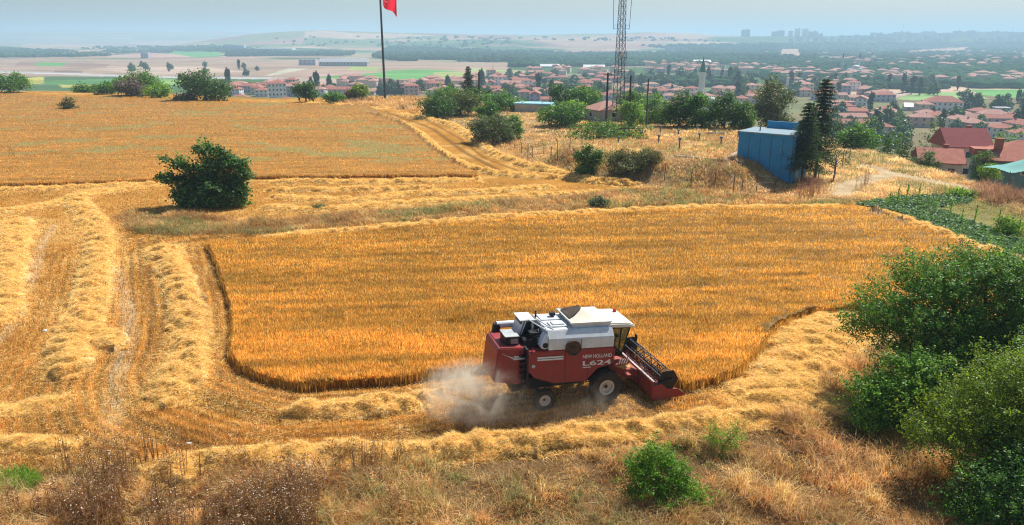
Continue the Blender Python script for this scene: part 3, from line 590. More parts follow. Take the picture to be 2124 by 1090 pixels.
# cab
cab = MB()
P8 = {}
for sy in (-1, 1):
    for p, q in [((.46, 2.35), (.46, 3.74)), ((1.02, 2.35), (1.42, 3.74)), ((.46, 3.72), (1.42, 3.72)), ((.46, 2.38), (1.03, 2.38)), ((.86, 2.38), (.95, 3.72))]:
        cab.tube((p[0], sy * .93, p[1]), (q[0], sy * .93, q[1]), .035, n=4)
for p in [(1.42, 3.72), (1.02, 2.38)]: cab.tube((p[0], -.93, p[1]), (p[0], .93, p[1]), .035, n=4)
cab.box((.43, 0, 3.0), (.05, 1.85, 1.4)); cab.box((.72, 0, 2.3), (.7, 1.9, .1)); cabo = sh(cab).build('cab', BLK, comb)
m = MB(); m.quad((.47, -.94, 2.4), (1.01, -.94, 2.4), (1.40, -.94, 3.7), (.47, -.94, 3.7)); m.quad((.47, .94, 2.4), (1.01, .94, 2.4), (1.40, .94, 3.7), (.47, .94, 3.7)); m.quad((1.03, -.92, 2.4), (1.03, .92, 2.4), (1.42, .92, 3.7), (1.42, -.92, 3.7)); sh(m).build('window', GLS, cabo)
m = MB(); m.box((.75, 0, 2.6), (.4, .5, .45)); m.box((.58, 0, 3.0), (.1, .5, .5)); m.tube((1.0, 0, 2.5), (1.1, 0, 2.95), .03); m.lathe([(.18, 0), (.18, .03), (.15, .03), (.15, 0)], (1.08, 0, 2.95), 'z', 14); sh(m).build('seat', mk('green_seat', (.20, .24, .05), .8), cabo)
m = MB(); m.prism([(.12, 3.78), (.12, 3.94), (.35, 4.02), (1.25, 4.0), (1.62, 3.88), (1.70, 3.76), (1.6, 3.74)], -1.05, 1.05); sh(m).build('cab_roof', CREAM, cabo, bevel=.06)
m = MB(); m.lathe([(.09, 0), (.09, .12), (.05, .16), (0, .17)], (1.25, .55, 3.99), 'z', 12); sh(m).build('beacon', mk('red_beacon', (.6, .03, .03), .3), cabo)
m = MB(); m.tube((1.3, -.95, 3.2), (1.6, -1.2, 3.3), .015); m.box((1.62, -1.22, 3.3), (.04, .2, .3)); sh(m).build('mirror', BLK, cabo)
m = MB(); m.box((.75, -1.15, 2.0), (.8, .6, .05)); m.tube((.4, -1.42, 2.0), (.4, -1.42, 2.9), .02); m.tube((1.12, -1.42, 2.0), (1.12, -1.42, 2.75), .02); m.box((1.2, -1.2, 1.7), (.2, .5, .04)); m.box((1.25, -1.2, 1.4), (.2, .5, .04)); sh(m).build('step_platform', REDD, comb)
for k in range(4):
    m = MB(); m.prism([(.62 + .13 * k, 2.05), (.68 + .13 * k, 2.05), (.76 + .13 * k, 2.28), (.70 + .13 * k, 2.28)], -1.47, -1.455); sh(m).build('warning_stripe', LET, comb)
m = MB(); m.box((.9, -1.44, 2.16), (.62, .02, .26)); sh(m).build('warning_plate', RED, comb)
# unloading auger on the far side
m = MB(); m.tube((-4.75, 1.2, 3.36), (-.6, 1.2, 3.42), .17, n=14); m.lathe([(.2, -.1), (.2, .1)], (-2.7, 1.2, 3.40), 'x', 14); au = sh(m).build('unloading_auger', WHT, comb)
m = MB(); m.tube((-4.72, 1.2, 3.42), (-4.8, 1.2, 2.95), .2, .22, n=12); sh(m).build('spout', BLK, au)
# stripes, lettering and the round badge
for a_, b_, yy_, z_ in [(-3.5, -2.2, -1.37, 2.60), (-3.5, -2.2, -1.37, 2.49), (-4.55, -4.02, -1.07, 2.60), (-4.55, -4.02, -1.07, 2.49)]:
    m = MB(); m.box(((a_ + b_) / 2, yy_ + .0, z_), (b_ - a_, .02, .075)); sh(m).build('stripe', LET, comb)
m = MB()
for k in range(13):
    t_ = k / 12; m.tube((-5.12 + .5 * t_, -1.062, 2.80 - .2 * t_ ** .7), (-4.78 + .28 * t_, -1.062, 2.62 - .2 * t_), .008, n=3)
sh(m).build('feather_stripe', LET, comb)
def text(body_, x, z, h, wid, y, name='lettering', bold=.0, shearx=0):
    cu = bpy.data.curves.new('t', 'FONT'); cu.body = body_; cu.size = 1; cu.offset = bold; cu.extrude = .004; cu.shear = shearx
    o = bpy.data.objects.new('t', cu); COL.objects.link(o); dg = bpy.context.evaluated_depsgraph_get(); me = bpy.data.meshes.new_from_object(o.evaluated_get(dg)); bpy.data.objects.remove(o)
    co = np.array([v.co for v in me.vertices]); mnx, mxx, mny, mxy = co[:, 0].min(), co[:, 0].max(), co[:, 1].min(), co[:, 1].max()
    for v in me.vertices:
        X = x + (v.co.x - mnx) / (mxx - mnx) * wid; Z = z + (v.co.y - mny) / (mxy - mny) * h; v.co = (X, y - v.co.z, Z - .065 * (X + 1.5))
    me.materials.clear(); me.materials.append(LET); me.name = name
    return link(bpy.data.objects.new(name, me), comb)
text('NEW HOLLAND', -1.2, 2.42, .19, 1.5, -1.362, bold=.012)
text('L624', -1.2, 2.04, .25, 1.48, -1.362, bold=.018)
m = MB(); 
for k in range(7): m.box((-1.17 + .06 * k, -1.358, 1.95), (.045, .016, .05))
sh(m).build('small_lettering', LET, comb)
m = MB(); m.lathe([(.085, 0), (.085, -.012), (.055, -.012), (.055, 0)], (-3.68, -1.352, 2.18), 'y', 20); sh(m).build('round_badge', LET, comb)
for sx_ in (-2.1, -.95): m = MB(); m.box((sx_, -1.353, 2.1), (.02, .012, 1.5)); sh(m).build('panel_seam', BLK, comb)
m = MB(); m.box((-1.3, -1.372, 3.2), (.015, .012, .5)); sh(m).build('panel_seam', BLK, tank)
# wheels
def wheel(x, r, wd, rr, sy, nl):
    y0 = sy * 1.40; t = MB()
    w2 = wd / 2; t.lathe([(rr, -w2 * .75), (r * .8, -w2), (r * .95, -w2 * .9), (r * .965, 0), (r * .95, w2 * .9), (r * .8, w2), (rr, w2 * .75), (rr, -w2 * .75)], (x, y0, r), 'y', 40)
    for k in range(nl):
        for s_ in (-1, 1):
            a_ = 2 * math.pi * (k + (.5 if s_ > 0 else 0)) / nl; ca, sa = math.cos(a_), math.sin(a_)
            q = [(x + (r * .93 if e[0] == 0 else r) * math.cos(a_ + e[1]), y0 + e[2], r + (r * .93 if e[0] == 0 else r) * math.sin(a_ + e[1])) for e in [(0, 0, 0), (0, .08, 0), (0, .34, s_ * w2 * .98), (0, .26, s_ * w2 * .98), (1, 0, 0), (1, .08, 0), (1, .34, s_ * w2 * .98), (1, .26, s_ * w2 * .98)]]
            t.add(q, [(0, 1, 2, 3), (7, 6, 5, 4), (0, 4, 5, 1), (1, 5, 6, 2), (2, 6, 7, 3), (3, 7, 4, 0)])
    to = t.build('wheel', RUB, comb)
    g = MB(); g.lathe([(0, -w2 * .25), (rr * .3, -w2 * .3), (rr * .34, -w2 * .05), (rr * .8, -w2 * .15), (rr * .86, -w2 * .72), (rr * 1.03, -w2 * .8), (rr * 1.03, w2 * .5), (0, w2 * .5)], (x, y0, r), 'y', 32)
    if sy > 0: g.v = [(a, 2 * y0 - b_, c) for a, b_, c in g.v]
    ro = g.build('rim', RIM, to)
    g = MB()
    g.lathe([(rr * .24, -w2 * .42), (rr * .24, 0)], (x, y0, r), 'y', 14)
    for k in range(8): g.tube((x + rr * .45 * math.cos(k * .785), y0 - sy * -w2 * .28 * (1 if sy < 0 else -1) * -1, r + rr * .45 * math.sin(k * .785)), (x + rr * .45 * math.cos(k * .785), y0 + (-w2 * .05), r + rr * .45 * math.sin(k * .785)), .025, n=5)
    g.build('hub', RUST, to)
for sy in (-1, 1): wheel(0, .82, .52, .38, sy, 16); wheel(-3.15, .56, .34, .27, sy, 14)
# header: table, auger, reel, dividers and feeder
fe = MB(); fe.prism([(.5, 1.3), (.5, 1.85), (2.2, .98), (2.2, .28)], -.65, .65); fe.tube((1.2, -.75, .9), (2.2, -.75, .5), .05); fe.build('feeder_house', REDD, comb, bevel=.03)
hd = MB(); hd.prism([(2.15, .18), (3.42, .14), (3.42, .2), (2.85, .26), (2.45, .38), (2.28, .62), (2.26, 1.02), (2.15, 1.02)], -2.2, 2.2); hdo = hd.build('header', REDD, comb)
m = MB(); m.box((2.2, 0, 1.06), (.1, 4.44, .09)); m.build('top_rail', mk('worn_rail', (.5, .42, .38), .6, .3, 3), hdo)
for sy in (-1, 1):
    m = MB(); m.prism([(2.12, .12), (3.75, .10), (4.0, .16), (3.5, .55), (2.95, .62), (2.5, 1.05), (2.12, 1.08)], sy * 2.2 - .03, sy * 2.2 + .03); m.build('crop_divider', RED, hdo)
    m = MB(); m.tube((2.2, sy * 2.27, .95), (3.2, sy * 2.27, 1.12), .05); m.build('reel_arm', BLK, hdo)
m = MB(); m.tube((2.66, -2.15, .62), (2.66, 2.15, .62), .16, n=12)
for s_ in (-1, 1):
    pr = None
    for k in range(90):
        a_ = k * .42; y_ = s_ * (2.12 - 1.7 * k / 90); c = (2.66 + .27 * math.cos(a_ * s_), y_, .62 + .27 * math.sin(a_ * s_)); i_ = (2.66 + .15 * math.cos(a_ * s_), y_, .62 + .15 * math.sin(a_ * s_))
        if pr: m.quad(pr[0], c, i_, pr[1])
        pr = (c, i_)
m.build('header_auger', REDD, hdo)
RX, RZ, RR = 2.98, 1.06, .43
reel = MB(); reel.tube((RX, -2.1, RZ), (RX, 2.1, RZ), .04, n=8); ro = reel.build('reel', BLK, hdo)
for k in range(6):
    a_ = math.pi / 6 + k * math.pi / 3; bx_, bz_ = RX + RR * math.cos(a_), RZ + RR * math.sin(a_)
    m = MB(); m.box((bx_, 0, bz_), (.05, 4.2, .025), tilt=Matrix.Rotation(-.5, 3, 'Y')); m.tube((bx_, -2.1, bz_), (bx_, 2.1, bz_), .025, n=4)
    for q in range(29): m.tube((bx_, -2.03 + q * .145, bz_), (bx_ - .05, -2.03 + q * .145, bz_ - .2), .008, n=3, cap=False)
    m.build('bat', DGR, ro)
for q in range(6):
    y_ = -2.05 + q * .82; m = MB()
    for k in range(6):
        a_ = math.pi / 6 + k * math.pi / 3; b2 = a_ + math.pi / 3
        m.tube((RX, y_, RZ), (RX + RR * math.cos(a_), y_, RZ + RR * math.sin(a_)), .022, n=4); m.tube((RX + RR * math.cos(a_), y_, RZ + RR * math.sin(a_)), (RX + RR * math.cos(b2), y_, RZ + RR * math.sin(b2)), .018, n=4)
    m.build('spider', BLK, ro)
m = MB(); m.prism([(RX + .56 * math.cos(k * math.pi / 3), RZ + .56 * math.sin(k * math.pi / 3)) for k in range(6)], -2.18, -2.13); m.build('end_plate', BLK, ro)
m = MB(); m.prism([(RX + .56 * math.cos(k * math.pi / 3), RZ + .56 * math.sin(k * math.pi / 3)) for k in range(6)], 2.13, 2.18); m.build('end_plate', BLK, ro)
# straw caught on the feeder
nn = 1400; a_ = R.uniform(0, 6.283, nn); r_ = np.sqrt(R.random(nn)); px_ = 1.05 + .48 * r_ * np.cos(a_); py_ = -.75 + .42 * r_ * np.sin(a_); pz_ = 1.62 - .3 * (px_ - .7) + .2 * (1 - r_ ** 2) * R.random(nn)
V, Fs, Cc = merge([sticks(np.stack([px_, py_, pz_], 1), .3, .02, .3, col=pick(STR, nn))]); so = npobj('straw_pile', V, Fs, Cc, [M_straw]); so.location = (HX, HY, 0); so.rotation_euler = (0, 0, HD); tag(so, 'small heap of straw caught on the feeder below the harvester cab', 'straw')

# dust thrown out behind the harvester
def dust(name, c, rad, dens_, label, sc=.9, seed=0):
    m = MB(); prof = [(math.sin(math.pi * k / 12), -math.cos(math.pi * k / 12)) for k in range(13)]; m.lathe([(max(r_, 0), h) for r_, h in prof], (0, 0, 0), 'z', 24)
    m.v = [(x * rad[0], y * rad[1], z * rad[2]) for x, y, z in m.v]
    mt = bpy.data.materials.new(name); mt.use_nodes = True; n = mt.node_tree.nodes; l = mt.node_tree.links; n.remove(n['Principled BSDF'])
    pv = n.new('ShaderNodeVolumePrincipled'); pv.inputs['Color'].default_value = (.99, .91, .76, 1); pv.inputs['Anisotropy'].default_value = 0
    tc = n.new('ShaderNodeTexCoord'); no = n.new('ShaderNodeTexNoise'); no.inputs['Scale'].default_value = sc; no.inputs['Detail'].default_value = 8; no.inputs['Roughness'].default_value = .62; no.inputs['Distortion'].default_value = 1.1
    mp = n.new('ShaderNodeMapping'); mp.inputs['Location'].default_value = (seed, seed, 0); l.new(tc.outputs['Object'], mp.inputs[0]); l.new(mp.outputs[0], no.inputs['Vector'])
    dv = n.new('ShaderNodeVectorMath'); dv.operation = 'DIVIDE'; dv.inputs[1].default_value = rad; l.new(tc.outputs['Object'], dv.inputs[0])
    ln = n.new('ShaderNodeVectorMath'); ln.operation = 'LENGTH'; l.new(dv.outputs[0], ln.inputs[0])
    mr = n.new('ShaderNodeMapRange'); mr.inputs[1].default_value = .15; mr.inputs[2].default_value = 1; mr.inputs[3].default_value = 1; mr.inputs[4].default_value = 0; mr.interpolation_type = 'SMOOTHSTEP'; l.new(ln.outputs['Value'], mr.inputs[0])
    nr_ = n.new('ShaderNodeMapRange'); nr_.inputs[1].default_value = .43; nr_.inputs[2].default_value = .68; l.new(no.outputs[0], nr_.inputs[0])
    mu = n.new('ShaderNodeMath'); mu.operation = 'MULTIPLY'; l.new(mr.outputs[0], mu.inputs[0]); l.new(nr_.outputs[0], mu.inputs[1])
    m2 = n.new('ShaderNodeMath'); m2.operation = 'MULTIPLY'; m2.inputs[1].default_value = dens_; l.new(mu.outputs[0], m2.inputs[0]); l.new(m2.outputs[0], pv.inputs['Density'])
    l.new(pv.outputs[0], n['Material Output'].inputs['Volume'])
    o = m.build(name, mt, loc=c); tag(o, label, 'dust', kind='stuff')
dust('dust_cloud', (-1.9, 30.7, 1.15), (3.0, 2.0, 2.0), 2.2, 'thick pale dust billowing behind the rear of the harvester', 1.1, 3)
dust('dust_trail', (2.4, 30.6, .6), (6.0, 2.4, 1.2), .2, 'thin brown dust drifting low along the wheels of the harvester', .6, 8)

# ------------------------------------------------------------------ trees and bushes
def crown_pts(lobes, n, shell=.55, tseed=0):
    """points in a cluster of lobes, denser near their surfaces, thinned by noise so that gaps open"""
    vol = np.array([l[3] * l[4] * l[5] for l in lobes]) ** .75; k = R.choice(len(lobes), n, p=vol / vol.sum()); L = np.array(lobes)[k]
    d = R.normal(size=(n, 3)); d /= np.linalg.norm(d, axis=1)[:, None]; r = shell + (1 - shell) * R.random(n) ** .6; r = np.where(R.random(n) < .22, R.random(n), r)
    bump = 1 + .22 * np.sin(d[:, 0] * 5 + k * 1.7) * np.sin(d[:, 1] * 6 + k) * np.sin(d[:, 2] * 5 + k * .6)
    p = L[:, :3] + d * L[:, 3:6] * (r * bump)[:, None]; return p, d, k
def tree(name, label, cat, lobes, pal, nleaf, lsize, loc, trunk_h=1.0, trunk_r=.15, bark=M_bark, group=None, asp=.55, up=.55, clump=0, shell=.55, limbs=True, rz=0, sprigs=0, sl=1.0):
    """lobes in metres about the base: (x, y, z, rx, ry, rz)"""
    t = empty(name, loc, rz, label, cat, group)
    m = MB(); top = (0, 0, trunk_h); m.tube((0, 0, -.4), top, trunk_r * 1.25, trunk_r * .8, 8)
    if limbs:
        for lx, ly, lz, ax, ay, az in lobes:
            s0 = Vector((0, 0, trunk_h * rnd.uniform(.5, .98))); e = Vector((lx, ly, lz)); md = s0.lerp(e, .5) + Vector((rnd.uniform(-.12, .12), rnd.uniform(-.12, .12), .1)) * (e - s0).length
            m.tube(s0, md, trunk_r * .55, trunk_r * .35, 6); m.tube(md, e, trunk_r * .35, trunk_r * .14, 5)
            for q in range(3):
                e2 = e + Vector((rnd.uniform(-1, 1) * ax, rnd.uniform(-1, 1) * ay, rnd.uniform(-.4, .9) * az)) * .8; m.tube(e, e2, trunk_r * .16, trunk_r * .05, 4)
    m.build('trunk', bark, t)
    if clump:
        nc_ = max(8, nleaf // clump); cpt, cd_, ck = crown_pts(lobes, nc_, shell); k = R.integers(0, nc_, nleaf)
        cs = .09 * np.mean([min(l[3:6]) for l in lobes]) + lsize * .8; p = cpt[k] + R.normal(size=(nleaf, 3)) * cs * [1, 1, .6]; d = cd_[k]; kk = ck[k]; tone = (.75 + .5 * R.random(nc_))[k]
    else:
        p, d, kk = crown_pts(lobes, nleaf, shell); tone = np.ones(nleaf)
    if sprigs:
        sp, sdn, sk = crown_pts(lobes, sprigs, .85); sdn = sdn + [0, 0, .45]; sdn /= np.linalg.norm(sdn, axis=1)[:, None]; per = 26; q = np.repeat(np.arange(sprigs), per); f = R.random(len(q)); L2 = sl * R.uniform(.3, 1.0, sprigs)
        curve = np.stack([R.normal(0, .25, sprigs), R.normal(0, .25, sprigs), -np.abs(R.normal(0, .2, sprigs))], 1)
        sp2 = sp[q] + sdn[q] * (f * L2[q])[:, None] + curve[q] * (f ** 2 * L2[q])[:, None] + R.normal(size=(len(q), 3)) * lsize * .55; p = np.concatenate([p, sp2]); d = np.concatenate([d, sdn[q]]); kk = np.concatenate([kk, sk[q]]); tone = np.concatenate([tone, (.9 + .35 * R.random(sprigs))[q]]); nleaf = len(p)
    p[:, 2] = np.maximum(p[:, 2], .05)
    c = pick(pal, nleaf, .16) * (tone * (.85 + .3 * R.random(len(lobes)))[kk])[:, None]
    V, Fs, Cc = merge([leaves(p, lsize * R.uniform(.65, 1.25, nleaf), c, up, asp, d)]); npobj('crown', V, Fs, Cc, [M_leaf], t); return t
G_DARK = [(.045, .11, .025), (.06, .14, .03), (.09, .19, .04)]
G_MID = [(.10, .23, .035), (.14, .29, .045), (.06, .15, .028)]
G_LIME = [(.18, .33, .04), (.25, .40, .05), (.12, .26, .035)]
G_YEL = [(.20, .30, .022), (.14, .23, .02), (.28, .36, .03)]
G_OLIVE = [(.12, .16, .08), (.16, .20, .11), (.09, .13, .06)]
def lobeset(w, h, n, z0=.35, seed=0, dfac=.9, top=1.0):
    r = random.Random(seed); L = [(0, 0, h * (z0 + (1 - z0) * .42), w * .34, w * .34 * dfac, h * (1 - z0) * .46)]
    for k in range(n):
        a = 6.283 * k / n + r.uniform(-.4, .4); q = r.uniform(.22, .34) * w; zz = h * (z0 + (1 - z0) * r.uniform(.1, .75)); s = r.uniform(.13, .22) * w
        L.append((q * math.cos(a), q * math.sin(a) * dfac, zz, s, s, min(s * .9, h * .28)))
    L.append((r.uniform(-.1, .1) * w, 0, h * .84, w * .17, w * .17, h * .17)); return L
# the big walnut-like tree at the right and its neighbours
tree('broadleaf_tree', 'large spreading green tree at the right edge, the tallest beside the field', 'tree',
     [(0, 0, 5.4, 2.6, 2.4, 1.6), (-3.2, -.2, 4.6, 2.2, 2.0, 1.2), (-4.3, .4, 3.6, 1.5, 1.5, .9), (-2.0, .3, 6.0, 1.8, 1.7, 1.0), (.6, .3, 6.6, 1.6, 1.6, .8), (2.8, 0, 5.7, 2.2, 2.0, 1.2), (4.8, .2, 4.9, 2.2, 2, 1.3), (1.8, -1.2, 4.0, 2.6, 1.8, 1.3), (-1.4, -1.5, 3.5, 2.4, 1.6, 1.2), (-3.2, -1.0, 2.6, 1.3, 1.2, .8), (3.8, -.8, 3.0, 2.2, 1.6, 1.2), (.2, -.6, 2.4, 2.2, 1.6, 1.0)],
     G_MID + [(.13, .22, .04)], 80000, .13, (22.3, 33.4, 0), 2.2, .26, clump=30, asp=.5, sprigs=1500, sl=1.3)
tree('broadleaf_tree', 'yellowish green tree in front of the large tree at the bottom right corner', 'tree',
     [(0, 0, 3.8, 2.1, 1.8, 1.3), (-1.8, .1, 3.0, 1.6, 1.5, .9), (-2.9, -.2, 2.2, 1.2, 1.2, .7), (1.8, 0, 4.1, 1.8, 1.6, 1.1), (.8, -.9, 2.4, 2.0, 1.5, 1.0), (-1.1, -1, 1.5, 1.5, 1.2, .8), (3.2, 0, 3.2, 1.7, 1.5, 1.2), (2.5, -1.2, 1.6, 1.8, 1.2, 1.1), (.2, .2, 4.7, 1.1, 1.1, .6)],
     G_YEL + [(.08, .13, .03)], 42000, .12, (19.6, 25.6, 0), 1.5, .18, clump=24, asp=.42, sprigs=900, sl=1.4)
tree('bush', 'bright green bush under the left side of the large tree', 'bush',
     [(0, 0, 2.3, 1.4, 1.2, 1.0), (-1.2, 0, 1.7, 1.1, 1, .8), (1.2, .2, 2.6, 1.2, 1, .8), (.3, -.6, 1.2, 1.5, 1, .8), (-1.6, -.4, .9, .8, .8, .6), (.2, .2, 3.1, .8, .8, .45)],
     G_LIME + G_MID, 22000, .13, (17.6, 29.6, 0), 1.0, .09, clump=20, sprigs=420, sl=1.0)
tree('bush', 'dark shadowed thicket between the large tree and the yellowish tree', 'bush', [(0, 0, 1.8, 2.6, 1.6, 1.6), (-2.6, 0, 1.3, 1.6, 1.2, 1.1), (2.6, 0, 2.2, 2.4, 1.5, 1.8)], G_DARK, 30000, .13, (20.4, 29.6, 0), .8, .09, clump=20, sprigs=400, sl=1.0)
tree('broadleaf_tree', 'dark green tree cut by the right edge behind the yellowish tree', 'tree', [(0, 0, 3.6, 2.2, 1.8, 1.8), (-1.8, 0, 2.6, 1.5, 1.4, 1.2), (1.5, 0, 2.4, 2, 1.6, 1.5), (.3, 0, 5.0, 1.3, 1.3, .8)], G_MID + G_YEL[:1], 34000, .12, (23.4, 27.6, 0), 1.4, .16, clump=22, sprigs=500, sl=1.2)
tree('bush', 'bushy dark green shrub filling the right edge below the yellowish tree', 'bush',
     [(0, 0, 1.6, 2.0, 1.4, 1.3), (-1.8, .3, 1.0, 1.2, 1, .8), (1.6, 0, 1.9, 1.6, 1.2, 1.2), (.4, -1, .8, 1.6, 1, .7)], G_DARK + G_MID, 26000, .11, (18.6, 22.6, 0), .8, .08, clump=20, sprigs=400, sl=.9)
# fig in the middle of the field
tree('fig_tree', 'lone wide dark green fig tree standing in the straw at left', 'tree',
     [(.2, 0, 2.0, 2.9, 2.2, 1.6), (-2.2, -.2, 1.9, 1.4, 1.4, 1.3), (2.7, 0, 2.2, 1.4, 1.4, 1.5), (.9, 0, 4.5, 1.3, 1.3, 1.0), (-.3, .2, 5.9, .8, .8, .55), (.5, .1, 6.2, .6, .6, .4), (2.3, .2, 4.6, .9, 1, .8), (3.7, 0, 4.4, .75, .8, .6), (4.2, 0, 3.4, .6, .7, .6), (-1.3, 0, 3.9, .8, .8, .55), (-2.6, .1, 4.4, .8, .8, .45), (-4.2, 0, 4.9, .55, .5, .35), (-3.7, 0, 4.3, .3, .3, .2), (-4.6, -.2, 3.1, .6, .5, .25), (-3.5, -.4, 3.0, .8, .8, .4), (1.7, .2, 5.7, .65, .65, .4), (.3, -1.0, 1.2, 3.0, 1.2, 1.1), (-1.7, -.8, 1.0, 1.6, 1.2, .9), (3.2, -.6, 1.2, 1.1, 1, 1.0)],
     [(.04, .10, .03), (.055, .14, .035), (.09, .20, .05), (.15, .28, .09)], 17000, .30, (*[v * 1.0 for v in P(436, 426)], 0), 1.2, .3, clump=9, asp=.75, up=.8, sprigs=170, sl=1.1)
tree('bush', 'feathery bright green bush growing in the dry verge at bottom centre', 'bush',
     [(-.1, 0, 1.1, .8, .7, .65), (-.8, .1, 1.45, .45, .5, .5), (.25, .1, 1.75, .4, .4, .45), (-.3, .1, 2.1, .28, .3, .4), (.75, 0, 1.15, .45, .5, .4), (1.1, -.3, .75, .42, .4, .3), (1.3, -.5, .4, .35, .4, .25), (-.9, -.4, .75, .45, .45, .35), (.4, -.5, .5, .7, .5, .35)], [(.10, .24, .02), (.14, .30, .025), (.055, .14, .015), (.20, .36, .035)], 12000, .10, (5.6, 24.2, 0), .7, .05, clump=22, asp=.42, sprigs=200, sl=.75)
tree('sapling', 'small green sapling with two sprigs in the verge right of the bright bush', 'sapling',
     [(-.35, 0, .7, .4, .35, .35), (.45, 0, .75, .35, .3, .4), (-.4, 0, 1.15, .18, .16, .3), (.6, 0, 1.2, .18, .16, .25), (0, -.2, .4, .5, .35, .25)], G_LIME, 1800, .08, (9.0, 27.6, 0), .4, .03, clump=14, asp=.35, sprigs=60, sl=.5)
# middle distance, base pixel, width and height in photograph pixels
MT = [
 (22, 192, 80, 36, G_MID, 'bush', 'broad green tree at the far left end of the field edge'),
 (222, 196, 44, 22, G_MID, 'bush', 'low green bush left of the grey leafless shrub on the field edge'),
 (290, 198, 100, 48, G_MID, 'tree', 'spreading green tree behind the grey shrub on the field edge'),
 (272, 201, 60, 38, [(.16, .13, .13), (.20, .17, .16)], 'bush', 'greyish half-dead shrub on the field edge'),
 (328, 205, 52, 28, G_LIME, 'bush', 'bright lime bush right of the grey shrub on the field edge'),
 (175, 192, 50, 14, G_MID, 'bush', 'flat green bush between the far left tree and the grey shrub'),
 (427, 210, 98, 60, G_DARK, 'tree', 'big round dark green tree on the field edge above the fig'),
 (385, 211, 50, 16, [(.20, .14, .10), (.12, .16, .05)], 'bush', 'brownish low shrub at the left foot of the round dark tree'),
 (144, 229, 30, 26, [(.16, .16, .06), (.25, .2, .1)], 'bush', 'scrawny small shrub alone in the uncut field at far left'),
 (635, 213, 52, 40, G_DARK, 'tree', 'small dark tree with a short bare trunk on the field edge'),
 (692, 213, 46, 20, G_MID, 'bush', 'low green bush between the short-trunked tree and the yellowish tree'),
 (746, 207, 42, 30, G_YEL, 'tree', 'yellowish green small tree left of the flagpole'),
 (725, 208, 26, 20, [(.20, .11, .10)], 'bush', 'reddish brown shrub beside the yellowish tree near the flagpole'),
 (906, 246, 74, 46, G_DARK, 'bush', 'dark green domed bush at the left end of the thicket by the tracks'),
 (955, 240, 90, 50, [(.12, .17, .05), (.16, .21, .07), (.10, .14, .04)], 'bush', 'grass green mound-like bush right of the dark domed bush'),
 (930, 218, 80, 36, G_MID, 'tree', 'mid green tree behind the dark domed bush'),
 (1022, 298, 96, 56, G_OLIVE, 'bush', 'olive green round bush at the bend of the tracks'),
 (1012, 262, 50, 46, G_MID, 'bush', 'upright green bush between the mound-like bush and the olive bush'),
 (1065, 290, 44, 52, G_MID, 'bush', 'dark green shrub joined to the right of the olive bush'),
 (1040, 228, 90, 34, G_MID, 'tree', 'green tree left of the flat-roofed pale shed'),
 (990, 214, 60, 26, G_DARK, 'tree', 'dark low tree at the foot of the small conifer'),
 (1160, 226, 54, 46, G_DARK, 'tree', 'dark leafy tree behind the right end of the pale shed'),
 (1215, 232, 70, 46, G_MID, 'tree', 'leafy tree touching the left of the small tiled house'),
 (1165, 262, 104, 48, G_MID, 'bush', 'wide rounded bush in front of the pale shed'),
 (1190, 246, 60, 36, G_LIME, 'bush', 'light green bush between the wide bush and the small tiled house'),
 (1262, 284, 164, 28, G_MID + [(.13, .17, .05)], 'bush', 'long low spreading bush in front of the small tiled house'),
 (1312, 262, 60, 44, G_LIME, 'tree', 'light green tree at the right of the lattice mast'),
 (1308, 244, 60, 46, G_MID, 'tree', 'mid green tree behind the lattice mast and dark pole'),
 (1362, 258, 70, 52, G_LIME, 'tree', 'lime green tree left of the dark row behind the reservoir'),
 (1408, 263, 78, 62, G_DARK, 'tree', 'tall dark tree in the middle of the row behind the reservoir'),
 (1455, 266, 66, 60, G_MID, 'tree', 'green tree right of the tall dark one behind the reservoir'),
 (1502, 268, 72, 64, G_DARK + G_MID, 'tree', 'broad green tree in front of the white minaret'),
 (1540, 270, 50, 50, G_MID, 'tree', 'slim green tree between the row and the olive-grey willow'),
 (1597, 276, 90, 94, G_OLIVE, 'tree', 'tall olive-grey willow behind the blue building'),
 (1640, 262, 40, 30, G_YEL, 'bush', 'yellow green bush between the willow and the fir trees'),
 (1217, 366, 56, 66, [(.07, .15, .03), (.10, .20, .04)], 'bush', 'egg-shaped bright green bush beside the wire fence'),
 (1302, 366, 92, 46, [(.12, .13, .06), (.16, .16, .07), (.09, .12, .04)], 'bush', 'brownish green bramble right of the egg-shaped bush'),
 (1345, 342, 70, 30, [(.22, .17, .08), (.14, .14, .06)], 'bush', 'half dry bramble on the bank under the reservoir'),
 (1776, 308, 80, 48, G_MID, 'bush', 'wide green bush right of the fir trees on the crest'),
 (1806, 292, 96, 46, G_DARK, 'tree', 'dark spreading tree behind the wide crest bush'),
 (1836, 312, 44, 46, G_DARK, 'tree', 'narrow dark tree right of the wide crest bush'),
 (1872, 318, 44, 36, G_OLIVE, 'tree', 'small olive tree beside the nearest red roofed house'),
 (1868, 305, 60, 34, G_DARK, 'tree', 'dark tree behind the small olive tree'),
 (1925, 345, 28, 40, G_DARK, 'tree', 'dark narrow tree at the left corner of the long tiled house'),
 (2090, 300, 110, 34, G_MID, 'tree', 'wide green tree behind the long tiled house at right'),
 (1932, 275, 80, 34, G_DARK, 'tree', 'dark green tree behind the raised red metal roof'),
 (2090, 488, 60, 36, G_LIME, 'bush', 'light green shrub at right beyond the vegetable rows'),
 (1995, 410, 60, 16, G_LIME, 'bush', 'low lime green patch of leaves at the top of the vegetable rows'),
 (660, 436, 40, 12, [(.2, .2, .1)], 'bush', 'flat greyish weed clump in the wild grass strip'),
 (1243, 430, 44, 22, G_OLIVE, 'bush', 'rounded grey-green weed clump in the wild grass strip'),
]
